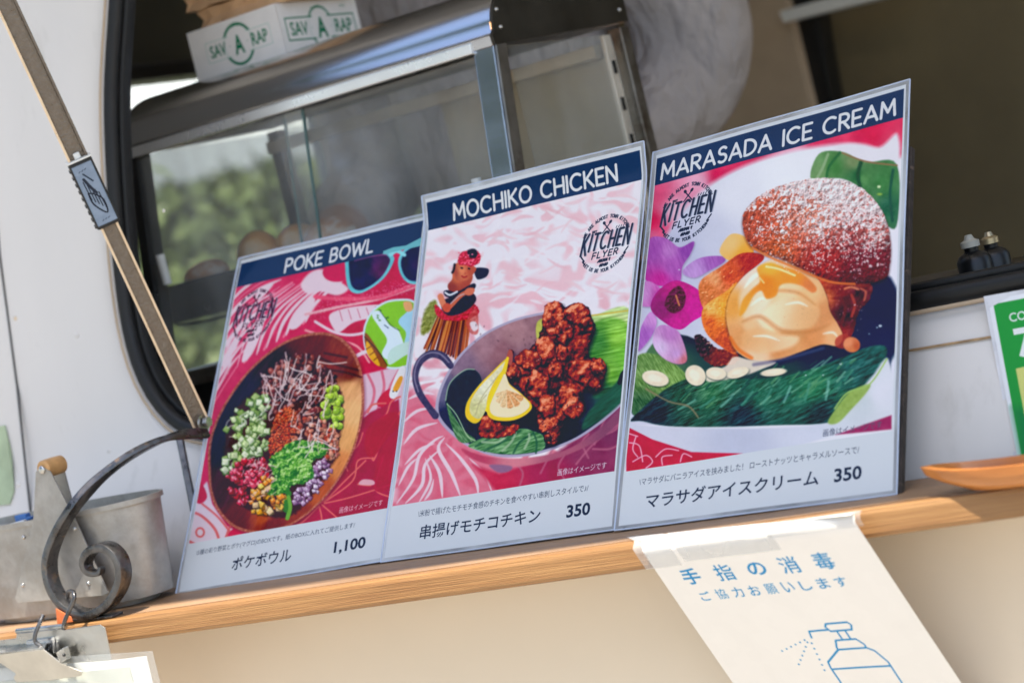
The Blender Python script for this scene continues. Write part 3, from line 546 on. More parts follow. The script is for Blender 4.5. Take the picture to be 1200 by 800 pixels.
def art_icecream():
    rnd = random.Random(15); A = Art(712, 88, 1080, 632, 2.2, (222, 223, 231))
    a, b, d = tf(740, 90, .3125), tf(720, 330, .375), tf(740, 180, .375)
    A.fill(a((60, 200), (1100, -50), (1100, 1300), (-60, 1300)), rbf((a((400, 450))[0], (224, 225, 234)), (a((300, 600))[0], (204, 206, 222)), (a((200, 650))[0], (190, 192, 214)), (a((560, 380))[0], (232, 234, 240)), (a((900, 290))[0], (230, 228, 236))), 1, False)
    # red cloth along the top
    A.fill(a((70, 400), (500, 260), (1080, 110), (1040, 270), (990, 300), (880, 255), (740, 255), (560, 290), (400, 345), (260, 430), (150, 560), (70, 700), (40, 700)), grain(rbf((a((100, 440))[0], (216, 92, 128)), (a((250, 390))[0], (226, 170, 192)), (a((420, 340))[0], (216, 62, 98)), (a((600, 270))[0], (228, 160, 184)), (a((700, 240))[0], (222, 70, 106)), (a((900, 210))[0], (220, 56, 94)), (a((970, 260))[0], (222, 84, 114)), (a((70, 600))[0], (216, 110, 146)), (a((160, 500))[0], (228, 190, 206)), (a((80, 540))[0], (210, 50, 90)), (a((330, 370))[0], (218, 60, 100)))
           , 12, .05, 5), 6, True)
    A.fill(a((760, 275), (820, 252), (930, 265), (1000, 215), (1000, 330), (880, 325)), (226, 224, 232), 5)
    # green leaves, upper right
    A.fill(a((672, 385), (700, 290), (790, 282), (880, 320), (1000, 330), (1000, 560), (930, 520), (860, 420), (780, 380)), grain(rbf((a((700, 350))[0], (128, 160, 112)), (a((760, 330))[0], (92, 140, 84)), (a((830, 320))[0], (136, 152, 110)), (a((845, 370))[0], (60, 108, 70)), (a((870, 380))[0], (104, 150, 96)), (a((940, 400))[0], (86, 136, 84)), (a((960, 480))[0], (60, 104, 80)), (a((900, 440))[0], (84, 128, 84))), 12, .1, 4), 1.8)
    A.stroke(a((735, 290), (715, 340), (690, 385)), 1.6, (150, 176, 136), 1.8); A.stroke(a((780, 285), (740, 335), (730, 375)), 1.6, (66, 112, 70), 1.8)
    A.stroke(a((862, 320), (850, 370), (862, 420)), 2.2, (44, 84, 60), 2.4); A.stroke(a((790, 286), (880, 318), (1000, 332)), 1, (150, 120, 90), 1.2)
    A.stroke(a((985, 350), (975, 440), (985, 540)), 1.6, (50, 92, 76), 2)
    A.oval(*a((932, 412))[0], 2, 1.6, 0, (214, 230, 190), 1.4); A.oval(*a((935, 440))[0], 3, 1.4, 0, (150, 180, 90), 1.5)
    # shade of the plate, dark leaf
    A.fill(d((50, 610), (150, 560), (330, 620), (560, 560), (690, 440), (815, 395), (815, 640), (800, 720), (700, 800), (620, 840), (250, 845), (60, 820), (0, 790)), rbf((d((100, 640))[0], (96, 128, 84)), (d((180, 540))[0], (36, 40, 54)), (d((300, 640))[0], (60, 72, 70)), (d((600, 620))[0], (34, 44, 66)), (d((770, 450))[0], (26, 36, 66)), (d((700, 640))[0], (28, 50, 66)), (d((780, 600))[0], (32, 46, 70)), (d((500, 740))[0], (34, 78, 64)), (d((100, 800))[0], (26, 50, 54)), (d((300, 800))[0], (30, 66, 60))), 2)
    A.fill(d((560, 380), (815, 385), (812, 650), (560, 640), (380, 650)), rbf((d((770, 450))[0], (26, 36, 66)), (d((640, 640))[0], (30, 42, 62)), (d((790, 600))[0], (36, 50, 74))), 4)
    # bright leaf left and streaks on the big leaf
    A.fill(b((62, 240), (140, 225), (230, 300), (160, 380), (60, 410)), grain(grain(rbf((b((90, 280))[0], (120, 150, 84)), (b((170, 310))[0], (134, 164, 90)), (b((90, 380))[0], (74, 104, 66))), 22, .4, 4, .3, 1.5, 1.1), 8, .1, 4), 2)
    A.fill(b((60, 420), (220, 300), (460, 300), (620, 270), (800, 200), (856, 215), (800, 320), (700, 430), (500, 447), (200, 450), (90, 432)), grain(grain(rbf((b((120, 400))[0], (26, 46, 52)), (b((300, 340))[0], (72, 118, 80)), (b((460, 350))[0], (62, 110, 84)), (b((620, 330))[0], (70, 130, 92)), (b((750, 260))[0], (48, 92, 84)), (b((400, 420))[0], (24, 50, 56)), (b((650, 410))[0], (28, 62, 60)), (b((220, 360))[0], (50, 84, 62))), 30, .32, 5, .22, 1.5, -.35), 14, .4, 7, .3, 3, -.9), 2)
    for _ in range(110):
        x, y = rnd.uniform(180, 760), rnd.uniform(250, 400); t = -.75+rnd.uniform(-.15, .15); L = rnd.uniform(14, 48)
        if y > 420-(x-200)*.1 or y < 330-(x-150)*.22: continue
        A.stroke(b((x, y), (x+L*np.cos(t), y+L*np.sin(t))), rnd.uniform(.4, 1.3), rnd.choice([(112, 156, 108), (60, 104, 76), (140, 184, 156), (30, 60, 58), (86, 146, 116)]), 1, alpha=.6)
    for k in range(8): A.stroke(b((200+66*k, 395-4*k), (235+62*k, 375-7*k), (250+60*k, 365-8*k)), 1.4, rnd.choice([(130, 190, 170), (150, 204, 190), (100, 160, 140)]), 2, alpha=.6)
    A.stroke(b((100, 330), (170, 370), (230, 385), (260, 420)), 1.1, (150, 130, 100), 1.2, alpha=.8)
    # plate rim below the leaf, right pale edge, cloth corners
    A.fill(b((20, 425), (90, 445), (300, 455), (480, 456), (620, 448), (700, 425), (760, 350), (810, 290), (860, 240), (870, 420), (700, 475), (500, 530), (300, 540), (160, 510), (30, 455)), rbf((b((150, 480))[0], (204, 206, 220)), (b((400, 500))[0], (190, 194, 212)), (b((600, 480))[0], (204, 208, 222)), (b((830, 350))[0], (216, 218, 228)), (b((780, 370))[0], (200, 208, 214))), 3)
    A.fill(b((668, 440), (690, 400), (740, 340), (800, 318), (790, 345), (740, 400), (700, 440)), grain((152, 174, 96), 10, .2, 4), 2)
    A.stroke(b((690, 395), (730, 345), (800, 318), (855, 238)), .9, (160, 190, 110), 1)
    A.fill(b((40, 448), (120, 490), (240, 530), (400, 536), (300, 560), (40, 600)), grain((196, 36, 72), 8, .1, 4), 1.2, False)
    for p in [((50, 500), (80, 510), (90, 560)), ((60, 560), (100, 540), (120, 560), (100, 580)), ((130, 545), (160, 520), (200, 525)), ((70, 480), (60, 520), (75, 545)), ((150, 570), (150, 545), (180, 540)), ((45, 470), (75, 480)), ((205, 560), (215, 535), (240, 545))]: A.stroke(b(*p), .8, (226, 170, 186), .8)
    A.fill(b((690, 478), (780, 446), (870, 415), (870, 460)), grain((162, 60, 100), 12, .1, 4), 1.5, False)
    # orchid
    def petal(P, cols, w=(222, 190, 226)):
        A.fill([(x+.8, y+1.2) for x, y in d(*P)], (90, 50, 100), 3, alpha=.35)
        A.fill(d(*P), grain(rbf(*cols), 12, .35, 6, .3, 1.6, 1.2), 1.1)
    petal([(42, 380), (40, 320), (60, 260), (110, 262), (150, 290), (195, 272), (185, 310), (160, 350), (150, 400), (100, 410), (60, 400)], [(d((70, 300))[0], (170, 96, 176)), (d((120, 300))[0], (190, 130, 196)), (d((90, 390))[0], (196, 60, 150)), (d((170, 300))[0], (150, 80, 164)), (d((130, 350))[0], (176, 100, 178))])
    petal([(160, 365), (210, 325), (280, 318), (290, 335), (240, 365), (195, 385)], [(d((190, 370))[0], (190, 150, 206)), (d((270, 330))[0], (164, 100, 176))])
    petal([(20, 400), (60, 395), (100, 430), (70, 470), (30, 470), (0, 450), (0, 400)], [(d((40, 430))[0], (206, 150, 206)), (d((90, 440))[0], (196, 90, 170))])
    petal([(20, 610), (30, 540), (60, 490), (80, 520), (60, 570)], [(d((40, 560))[0], (176, 110, 190)), (d((60, 510))[0], (206, 150, 210))])
    petal([(75, 545), (100, 530), (140, 545), (160, 580), (172, 640), (140, 652), (95, 630), (68, 590)], [(d((90, 600))[0], (214, 190, 224)), (d((140, 620))[0], (200, 160, 208)), (d((120, 560))[0], (190, 130, 190)), (d((165, 640))[0], (200, 120, 130))])
    A.fill(d((62, 480), (80, 430), (130, 395), (180, 405), (225, 440), (232, 490), (190, 520), (150, 545), (100, 520)), grain(rbf((d((100, 480))[0], (150, 12, 110)), (d((150, 430))[0], (196, 20, 130)), (d((200, 480))[0], (206, 30, 150)), (d((150, 520))[0], (200, 24, 142))), 14, .3, 3), 1.2)
    A.fill(d((105, 470), (120, 430), (150, 410), (170, 440), (160, 480), (130, 495)), grain((104, 12, 60), 26, .5, 3), 1.4); A.stroke(d((140, 440), (150, 470)), 1.2, (196, 130, 90), 1)
    # caramel, left
    A.fill(d((195, 570), (215, 560), (260, 600), (330, 620), (320, 650), (250, 655), (210, 620)), grain(rbf((d((220, 590))[0], (60, 24, 36)), (d((280, 630))[0], (140, 50, 30))), 34, .4, 5), 1.5, rough=1.5)
    A.fill(d((275, 300), (310, 250), (360, 262), (380, 310), (330, 330), (300, 330)), rbf((d((310, 280))[0], (238, 196, 132)), (d((350, 310))[0], (240, 170, 70))), 1.5)
    A.fill(d((210, 430), (220, 390), (280, 350), (340, 310), (400, 310), (410, 330), (350, 380), (310, 430), (260, 470), (225, 480)), grain(rbf((d((240, 420))[0], (214, 124, 70)), (d((300, 380))[0], (206, 84, 44)), (d((380, 330))[0], (176, 50, 40)), (d((260, 390))[0], (232, 160, 110))), 20, .25, 6), 1.3)
    A.fill(d((218, 510), (230, 470), (290, 430), (330, 400), (330, 470), (310, 540), (325, 620), (280, 600), (235, 560)), grain(rbf((d((240, 520))[0], (224, 110, 44)), (d((290, 480))[0], (238, 160, 60)), (d((290, 580))[0], (206, 90, 44)), (d((250, 480))[0], (236, 180, 100))), 22, .3, 7), 1.3)
    # dark sauce, right
    A.fill(d((540, 350), (600, 360), (700, 392), (752, 408), (748, 450), (712, 492), (700, 540), (680, 582), (640, 575), (612, 540), (612, 490), (606, 430), (560, 400)), grain(rbf((d((580, 380))[0], (214, 84, 50)), (d((660, 420))[0], (140, 46, 42)), (d((665, 500))[0], (62, 16, 36)), (d((715, 430))[0], (80, 26, 46)), (d((610, 450))[0], (206, 110, 70)), (d((650, 560))[0], (160, 56, 48)), (d((715, 400))[0], (196, 90, 60)), (d((690, 470))[0], (100, 30, 40))), 26, .2, 6), 1.3, rough=1.6)
    for p, r, k in [(((690, 440), (700, 470), (690, 505)), 1.6, (188, 84, 66)), (((720, 420), (735, 430), (730, 455)), 1.2, (206, 120, 90)), (((655, 450), (670, 480), (660, 520)), 2, (120, 36, 40)), (((668, 420), (690, 415), (712, 422)), 1.2, (232, 150, 110))]: A.stroke(d(*p), r, k, 1.6, alpha=.8)
    for _ in range(16): A.oval(*d((rnd.uniform(630, 725), rnd.uniform(410, 560)))[0], rnd.uniform(.4, 1), .5, rnd.uniform(0, 3), (236, 190, 170), .7, .7)
    # ice cream
    ic = [(306, 570), (294, 505), (306, 440), (348, 382), (398, 346), (448, 327), (525, 346), (582, 388), (610, 440), (622, 490), (646, 530), (662, 568), (645, 598), (596, 594), (530, 616), (450, 642), (372, 640), (324, 610)]
    A.fill([(x, y+2) for x, y in d(*ic)], (40, 26, 40), 6, alpha=.7)
    A.fill(d(*ic), grain(rbf(*[(d(q)[0], k) for q, k in [((370, 380), (238, 214, 196)), ((410, 410), (240, 206, 160)), ((480, 440), (244, 214, 172)), ((400, 490), (246, 222, 190)), ((550, 450), (236, 192, 142)), ((335, 560), (222, 160, 104)), ((450, 600), (214, 146, 92)), ((570, 575), (218, 150, 96)), ((322, 470), (230, 166, 88)), ((400, 628), (236, 200, 164)), ((635, 570), (232, 178, 130)), ((500, 540), (222, 168, 112)), ((600, 500), (214, 150, 100)), ((440, 530), (240, 204, 158)), ((370, 540), (236, 196, 150))]], p=3.4), 7, .07, 4), 1.4)
    def lobe(P, c0, c1, soft=5): A.fill(d(*P), rbf((d(P[0])[0], c0), (d(P[len(P)//2])[0], c1)), soft, alpha=.75)
    lobe([(335, 440), (380, 395), (430, 400), (440, 440), (400, 490), (350, 510)], (240, 214, 180), (248, 232, 208))
    lobe([(400, 500), (470, 450), (550, 450), (590, 490), (560, 540), (480, 550), (410, 540)], (250, 230, 198), (230, 184, 134))
    lobe([(340, 560), (390, 540), (450, 560), (520, 570), (500, 600), (420, 620), (360, 605)], (232, 180, 128), (246, 220, 184))
    A.stroke(d((345, 520), (400, 505), (470, 550), (560, 552), (620, 530)), [1, 2.4, 2.8, 2, 1], (200, 132, 80), 4, alpha=.55)
    A.stroke(d((420, 440), (450, 425), (520, 432), (575, 470)), [1, 1.8, 2.2, 1], (206, 140, 84), 3.4, alpha=.55)
    for p, r in [(((352, 415), (380, 382), (420, 360)), 2.6), (((372, 470), (400, 450), (430, 448)), 1.8), (((480, 468), (520, 462), (550, 474)), 1.4), (((378, 566), (420, 566), (460, 580)), 1.4), (((600, 560), (630, 556), (645, 570)), 1.3)]: A.stroke(d(*p), r, (253, 244, 230), 2.6, alpha=.85, taper=1)
    A.fill(d((392, 354), (430, 338), (470, 350), (530, 370), (578, 415), (566, 432), (530, 410), (490, 402), (462, 410), (450, 440), (420, 450), (404, 425), (380, 440), (352, 490), (335, 500), (345, 455), (375, 420), (400, 395)), rbf((d((430, 355))[0], (246, 180, 70)), (d((500, 385))[0], (238, 150, 56)), (d((420, 400))[0], (230, 134, 44)), (d((560, 415))[0], (222, 130, 76)), (d((350, 480))[0], (240, 160, 60))), 2.6, alpha=.92)
    A.stroke(d((420, 350), (460, 358), (510, 378)), 1.3, (255, 232, 170), 1.3, alpha=.9); A.stroke(d((400, 385), (412, 400)), 1, (255, 220, 150), 1, alpha=.8)
    A.stroke(d((306, 570), (330, 606), (372, 634)), 2.2, (226, 120, 50), 2.5, alpha=.8)
    for _ in range(26): A.oval(*d((rnd.uniform(330, 600), rnd.uniform(380, 590)))[0], rnd.uniform(.3, .6), .35, 0, (170, 120, 84), .5, .6)
    for _ in range(22): A.oval(*d((rnd.uniform(222, 330), rnd.uniform(360, 600)))[0], rnd.uniform(.5, 1.6), .5, rnd.uniform(-1, 0), (252, 226, 180), .8, .75)
    A.fill(d((318, 630), (370, 640), (450, 648), (400, 672), (340, 692), (240, 708), (235, 680), (290, 660)), (236, 222, 206), 2, alpha=.9)
    A.fill(d((640, 575), (668, 560), (690, 582), (668, 606), (640, 600)), (176, 66, 54), 1.6, alpha=.8)
    # bun with sugar
    def bun(X, Y, D):
        u = (X-d((580, 240))[0][0])/87; v = (Y-d((580, 240))[0][1])/60
        base = rbf((d((400, 240))[0], (190, 90, 66)), (d((450, 300))[0], (206, 104, 64)), (d((600, 340))[0], (170, 56, 50)), (d((750, 340))[0], (120, 40, 48)), (d((760, 240))[0], (176, 96, 90)), (d((560, 200))[0], (206, 130, 110)), (d((640, 130))[0], (200, 160, 156)), (d((700, 390))[0], (110, 36, 44)))(X, Y, D)
        n = noise(X, Y, .32, 41, 3)+.55*noise(X, Y, .75, 43, 2)+.4*noise(X, Y, .09, 42, 2)
        dens = np.clip(.88-.40*(v+.95)+.14*u, 0, .93); t = np.clip((n-(1.05-2.1*dens))*2.6, 0, .93)[..., None]
        w = np.array((230, 216, 218))-np.clip((v+.2)*26, 0, 26)[..., None]
        sh = 1+.5*relief(X, Y, .22, 45, 3, .8)-.30*np.exp(-np.maximum(D, 0)/6)*np.clip(v+.6, 0, 1)
        return (base*(1+.16*noise(X, Y, .5, 44, 2))[..., None]*(1-t)+w*t)*sh[..., None]
    bp = [(348, 235), (348, 190), (378, 148), (430, 112), (500, 88), (570, 76), (640, 78), (705, 98), (760, 140), (800, 205), (815, 280), (812, 345), (798, 385), (745, 402), (690, 404), (620, 392), (560, 372), (520, 352), (470, 326), (410, 308), (368, 282)]
    A.fill([(x, y+2.5) for x, y in d(*bp)], (90, 30, 30), 5, alpha=.6)
    A.fill(d(*bp), bun, 1.2, rough=.8)
    for _ in range(520):
        x = rnd.uniform(380, 800); y = rnd.uniform(120, 390)
        if (x-590)**2/215**2+(y-240)**2/140**2 > 1: continue
        A.oval(*d((x, y))[0], rnd.uniform(.5, 1.1), rnd.uniform(.4, .8), rnd.uniform(0, 3), (236, 220, 222), .6, .8)
    A.stroke(d((378, 292), (430, 320), (520, 358), (620, 398), (700, 405)), 1.4, (226, 130, 70), 1.5, alpha=.8)
    # almonds and drops
    for x, y, rx, ry, t in [(75, 697, 42, 24, .25), (198, 688, 34, 30, .9), (262, 682, 32, 20, .1), (330, 680, 36, 16, -.3), (443, 680, 42, 12, -.1)]:
        q = d((x, y))[0]; A.oval(q[0]+.6, q[1]+1.4, rx*.375, ry*.375, t, (24, 36, 36), 2, .6); A.oval(q[0], q[1], rx*.375, ry*.375, t, grain((232, 220, 196), 8, .2, 4), 1)
        A.oval(q[0]-1, q[1]-.5, rx*.2, ry*.17, t, (242, 234, 216), 2, .7)
    A.oval(*d((690, 594))[0], 10, 9, .2, rbf((d((680, 590))[0], (226, 150, 110)), (d((705, 600))[0], (190, 96, 60)), (d((690, 610))[0], (214, 130, 84))), 1.2)
    for x, y, r in [(780, 535, 2), (770, 540, 1), (655, 655, 1.2), (700, 470, 1), (600, 690, 1), (150, 360, 1), (745, 560, .8), (545, 690, 1)]: A.oval(*d((x, y))[0], r, r*.7, 0, (206, 214, 224), .8)
    A.stroke(d((380, 655), (470, 640), (600, 605)), 2, (96, 90, 122), 2.5, alpha=.6)
    return A
# ---------------------------------------------------------------- lettering
def arc(cx, cy, rx, ry, a0, a1, n=10): return [(cx+rx*math.cos(R(a0+(a1-a0)*i/n)), cy+ry*math.sin(R(a0+(a1-a0)*i/n))) for i in range(n+1)]
# stroke letters: width, list of polylines in a box one unit high
GL = {
 'A': (.66, [[(0, 0), (.33, 1), (.66, 0)], [(.11, .3), (.55, .3)]]),
 'B': (.5, [[(0, 0), (0, 1), (.24, 1)]+arc(.24, .76, .2, .24, 90, -90)+[(0, .52)], [(.24, .52)]+arc(.24, .26, .25, .26, 90, -90)+[(0, 0)]]),
 'C': (.66, [arc(.38, .5, .38, .5, 52, 308, 18)]),
 'D': (.6, [[(0, 0), (0, 1), (.14, 1)]+arc(.14, .5, .46, .5, 90, -90, 16)+[(0, 0)]]),
 'E': (.44, [[(.44, 1), (0, 1), (0, 0), (.44, 0)], [(0, .5), (.38, .5)]]),
 'F': (.42, [[(.42, 1), (0, 1), (0, 0)], [(0, .5), (.36, .5)]]),
 'G': (.68, [arc(.38, .5, .38, .5, 52, 340, 18)+[(.74, .48), (.42, .48)]]),
 'H': (.56, [[(0, 0), (0, 1)], [(.56, 0), (.56, 1)], [(0, .5), (.56, .5)]]),
 'I': (.04, [[(.02, 0), (.02, 1)]]),
 'K': (.52, [[(0, 0), (0, 1)], [(.5, 1), (0, .42)], [(.13, .56), (.52, 0)]]),
 'L': (.4, [[(0, 1), (0, 0), (.4, 0)]]),
 'M': (.72, [[(0, 0), (.06, 1), (.36, .28), (.66, 1), (.72, 0)]]),
 'N': (.58, [[(0, 0), (0, 1), (.58, 0), (.58, 1)]]),
 'O': (.72, [arc(.36, .5, .36, .5, 0, 360, 24)]),
 'P': (.48, [[(0, 0), (0, 1), (.22, 1)]+arc(.22, .73, .25, .27, 90, -90)+[(0, .46)]]),
 'R': (.5, [[(0, 0), (0, 1), (.22, 1)]+arc(.22, .74, .25, .26, 90, -90)+[(0, .48)], [(.2, .48), (.5, 0)]]),
 'S': (.46, [arc(.24, .75, .21, .25, 35, 180, 9)+arc(.24, .75, .21, .23, 180, 260, 5)+arc(.22, .26, .23, .27, 80, -140, 14)]),
 'T': (.54, [[(0, 1), (.54, 1)], [(.27, 1), (.27, 0)]]),
 'U': (.56, [[(0, 1), (0, .3)]+arc(.28, .28, .28, .28, 180, 360, 12)+[(.56, 1)]]),
 'V': (.6, [[(0, 1), (.3, 0), (.6, 1)]]),
 'W': (.92, [[(0, 1), (.23, 0), (.46, .86), (.69, 0), (.92, 1)]]),
 'Y': (.56, [[(0, 1), (.28, .46), (.56, 1)], [(.28, .46), (.28, 0)]]),
 '&': (.5, [arc(.24, .76, .16, .22, -60, 240, 10)+[(.5, 0)]]), '.': (.06, [[(.03, 0), (.04, .02)]]), '-': (.3, [[(0, .5), (.3, .5)]]), ' ': (.26, [])}
def s_width(s, gap): return sum(GL[c][0] for c in s)+gap*(len(s)-1)
def s_text(A, s, x, y, h, col, r=None, width=None, gap=.2, slant=0, rise=0, alpha=1., aspect=1):
    """stroke lettering: x left, y baseline, h cap height, all in mm"""
    r = r or h*.085; k = (width-2*r)/(s_width(s, gap)*h) if width else aspect
    cx = 0; x += r
    for ch in s:
        wd, L = GL[ch]
        for pl in L:
            A.stroke([(x+(cx+px)*h*k+slant*py*h, y-r-py*(h-2*r)-rise*(cx+px)*h*k) for px, py in pl], r, col, .12 if A.S > 3 else .5, False, alpha)
        cx += wd+gap
def arc_text(A, s, cx, cy, rad, a0, a1, h, col, r, inward=False):
    n = len(s); mids = [R(a0+(a1-a0)*(i+.5)/n) for i in range(n)]
    for ch, a in zip(s, mids):
        wd, L = GL[ch]; ux, uy = (math.sin(a), -math.cos(a)); tx, ty = (math.cos(a), math.sin(a))
        if inward: ux, uy, tx, ty = -ux, -uy, -tx, -ty
        bx, by = cx+math.sin(a)*rad, cy-math.cos(a)*rad
        for pl in L: A.stroke([(bx+tx*(px-wd/2)*h+ux*py*h, by+ty*(px-wd/2)*h+uy*py*h) for px, py in pl], r, col, .12, False, .85)
_tri = {}
def glyph_tris(s, bold=0, font=None):
    k = (s, bold)
    if k not in _tri:
        c = bpy.data.curves.new('text', 'FONT'); c.body = s; c.resolution_u = 3; c.offset = bold; c.size = 1
        o = bpy.data.objects.new('text', c); COL.objects.link(o)
        me = bpy.data.meshes.new_from_object(o.evaluated_get(bpy.context.evaluated_depsgraph_get()))
        me.calc_loop_triangles(); V = np.array([v.co[:2] for v in me.vertices], float).reshape(-1, 2)
        T = np.array([t.vertices[:] for t in me.loop_triangles], int).reshape(-1, 3)
        bpy.data.objects.remove(o); bpy.data.curves.remove(c); bpy.data.meshes.remove(me); _tri[k] = (V, T)
    return _tri[k]
def f_text(A, s, x, y, h, col, width=None, bold=0, slant=0, rise=0, alpha=1.):
    """font lettering: ink box left x, bottom y, ink height h (mm)"""
    V, T = glyph_tris(s, bold)
    if not len(V): return
    lo, hi = V.min(0), V.max(0); V = V-lo; k = h/(hi[1]-lo[1]); kx = width/(hi[0]-lo[0]) if width else k
    P = np.empty_like(V); P[:, 0] = x+V[:, 0]*kx+slant*V[:, 1]*k; P[:, 1] = y-V[:, 1]*k-rise*V[:, 0]*kx
    Q = 3; S = A.S*Q; x0 = int((P[:, 0].min()-A.x0)*A.S)-1; y0 = int((P[:, 1].min()-A.y0)*A.S)-1
    x1 = int((P[:, 0].max()-A.x0)*A.S)+2; y1 = int((P[:, 1].max()-A.y0)*A.S)+2
    W, H = (x1-x0)*Q, (y1-y0)*Q; M = np.zeros((H, W), bool)
    G = np.empty_like(P); G[:, 0] = (P[:, 0]-A.x0)*S-x0*Q; G[:, 1] = (P[:, 1]-A.y0)*S-y0*Q
    for t in T:
        a, b, c = G[t]; i0 = max(0, int(min(a[0], b[0], c[0]))); i1 = min(W, int(max(a[0], b[0], c[0]))+2); j0 = max(0, int(min(a[1], b[1], c[1]))); j1 = min(H, int(max(a[1], b[1], c[1]))+2)
        if i1 <= i0 or j1 <= j0: continue
        X = np.arange(i0, i1)[None]+.5; Y = np.arange(j0, j1)[:, None]+.5
        e0 = (b[0]-a[0])*(Y-a[1])-(b[1]-a[1])*(X-a[0]); e1 = (c[0]-b[0])*(Y-b[1])-(c[1]-b[1])*(X-b[0]); e2 = (a[0]-c[0])*(Y-c[1])-(a[1]-c[1])*(X-c[0])
        M[j0:j1, i0:i1] |= ((e0 >= 0) & (e1 >= 0) & (e2 >= 0)) | ((e0 <= 0) & (e1 <= 0) & (e2 <= 0))
    cov = M.reshape(y1-y0, Q, x1-x0, Q).mean((1, 3))*alpha
    a0, b0, a1, b1 = max(0, x0), max(0, y0), min(A.w, x1), min(A.h, y1)
    if a1 <= a0 or b1 <= b0: return
    cov = cov[b0-y0:b1-y0, a0-x0:a1-x0, None]; v = A.img[b0:b1, a0:a1]; v += (np.array(col, np.float32)-v)*cov
def to_image(name, A, white=None, veil=.0):
    """the canvas as an image; with white given, colours read off the photograph are taken relative to its paper white"""
    im = np.clip(A.img/255, 0, 1)
    if white is not None:
        lin = lambda c: np.where(c <= .04045, c/12.92, ((c+.055)/1.055)**2.4)
        l = np.clip(lin(im)-veil, 0, 1)/(lin(np.array(white)/255)-veil)*.69; l = np.clip(l, .003, .88)
        im = np.where(l <= .0031308, l*12.92, 1.055*l**(1/2.4)-.055)
    g = bpy.data.images.new(name, A.w, A.h); px = np.ones((A.h, A.w, 4), np.float32); px[..., :3] = im[::-1]
    g.pixels.foreach_set(px.ravel()); g.update(); g.pack(); return g
def print_mat(name, A, white=None, veil=0, rough=.5, spec=.3):
    m = bpy.data.materials.new(name); m.use_nodes = True; n = m.node_tree.nodes; b = n['Principled BSDF']
    t = n.new('ShaderNodeTexImage'); t.image = to_image(name, A, white, veil); t.extension = 'EXTEND'; t.interpolation = 'Cubic'; m.node_tree.links.new(t.outputs[0], b.inputs['Base Color'])
    b.inputs['Roughness'].default_value = rough; b.inputs['Specular IOR Level'].default_value = spec*.4; return m
NAVY = (30, 64, 101); INK = (38, 52, 74); PAPER = (213, 220, 229)
def logo(A, x, y, s, col=(46, 54, 76)):
    """round stamp of the kitchen: x, y centre, s half width in mm"""
    T = lambda px, py: (x+px*s, y+py*s)
    KS = .345
    for dx, c, rr in ((.035, (150, 160, 186), .036), (0, col, .04)):
        k = 0
        for i, ch in enumerate('KITCHEN'):
            wd, L = GL[ch]; h = .56+(.14 if ch in 'K' else .1 if ch == 'N' else 0); yb = .18+(.1 if ch == 'K' else .04 if ch == 'N' else 0)
            for pl in L: A.stroke([T(-.93+dx+k+px*KS+py*.10, yb-py*h+dx*.5) for px, py in pl], rr*s, c, .25, False, .95 if dx == 0 else .7)
            k += wd*KS+.11
    k = 0
    for ch in 'FLYER':
        wd, L = GL[ch]
        for pl in L: A.stroke([T(-.47+k+px*.27+py*.04, .48-py*.2) for px, py in pl], .022*s, col, .2, False)
        k += wd*.27+.085
    arc_text(A, 'WE ARE ALMOST TOWN KITCHEN', x, y, .86*s, -68, 68, .1*s, col, .016*s)
    arc_text(A, 'LET US BE YOUR KITCHEN', x, y, 1.0*s, 232, 128, .1*s, col, .016*s, True)
    for q in (-1, 1):
        A.stroke([T(-q*.15, -.36), T(q*.1, -.66)], .02*s, col, .2, False); A.oval(*T(q*.12, -.7), .07*s, .05*s, -q*.9, col, .2)
        A.stroke([T(q*.72, .62), T(q*.82, .5), T(q*.76, .5), T(q*.9, .32)], .025*s, col, .2, False)
    s_text(A, 'EST', *T(-.56, -.42), .09*s, col, .014*s, slant=0); [A.stroke([T(.36+.09*q_, -.44), T(.39+.09*q_, -.50)], .014*s, col, .2, False) for q_ in range(4)]
    for yy, wd, st in ((.66, .5, 'AROMA &'), (.82, .34, 'GO GO')):
        s_text(A, st, x-wd*s*.5, y+yy*s, .12*s, col, .022*s, width=wd*s, slant=.3, gap=.12)
QUADS = [[(281.5, 303.5), (503, 250.5), (456.5, 657), (207, 698.5)], [(498.2, 276), (759, 214.6), (721.8, 620.8), (447.7, 659)], [(766.5, 180), (1068, 94.7), (1051.9, 579.4), (721, 621.8)]]
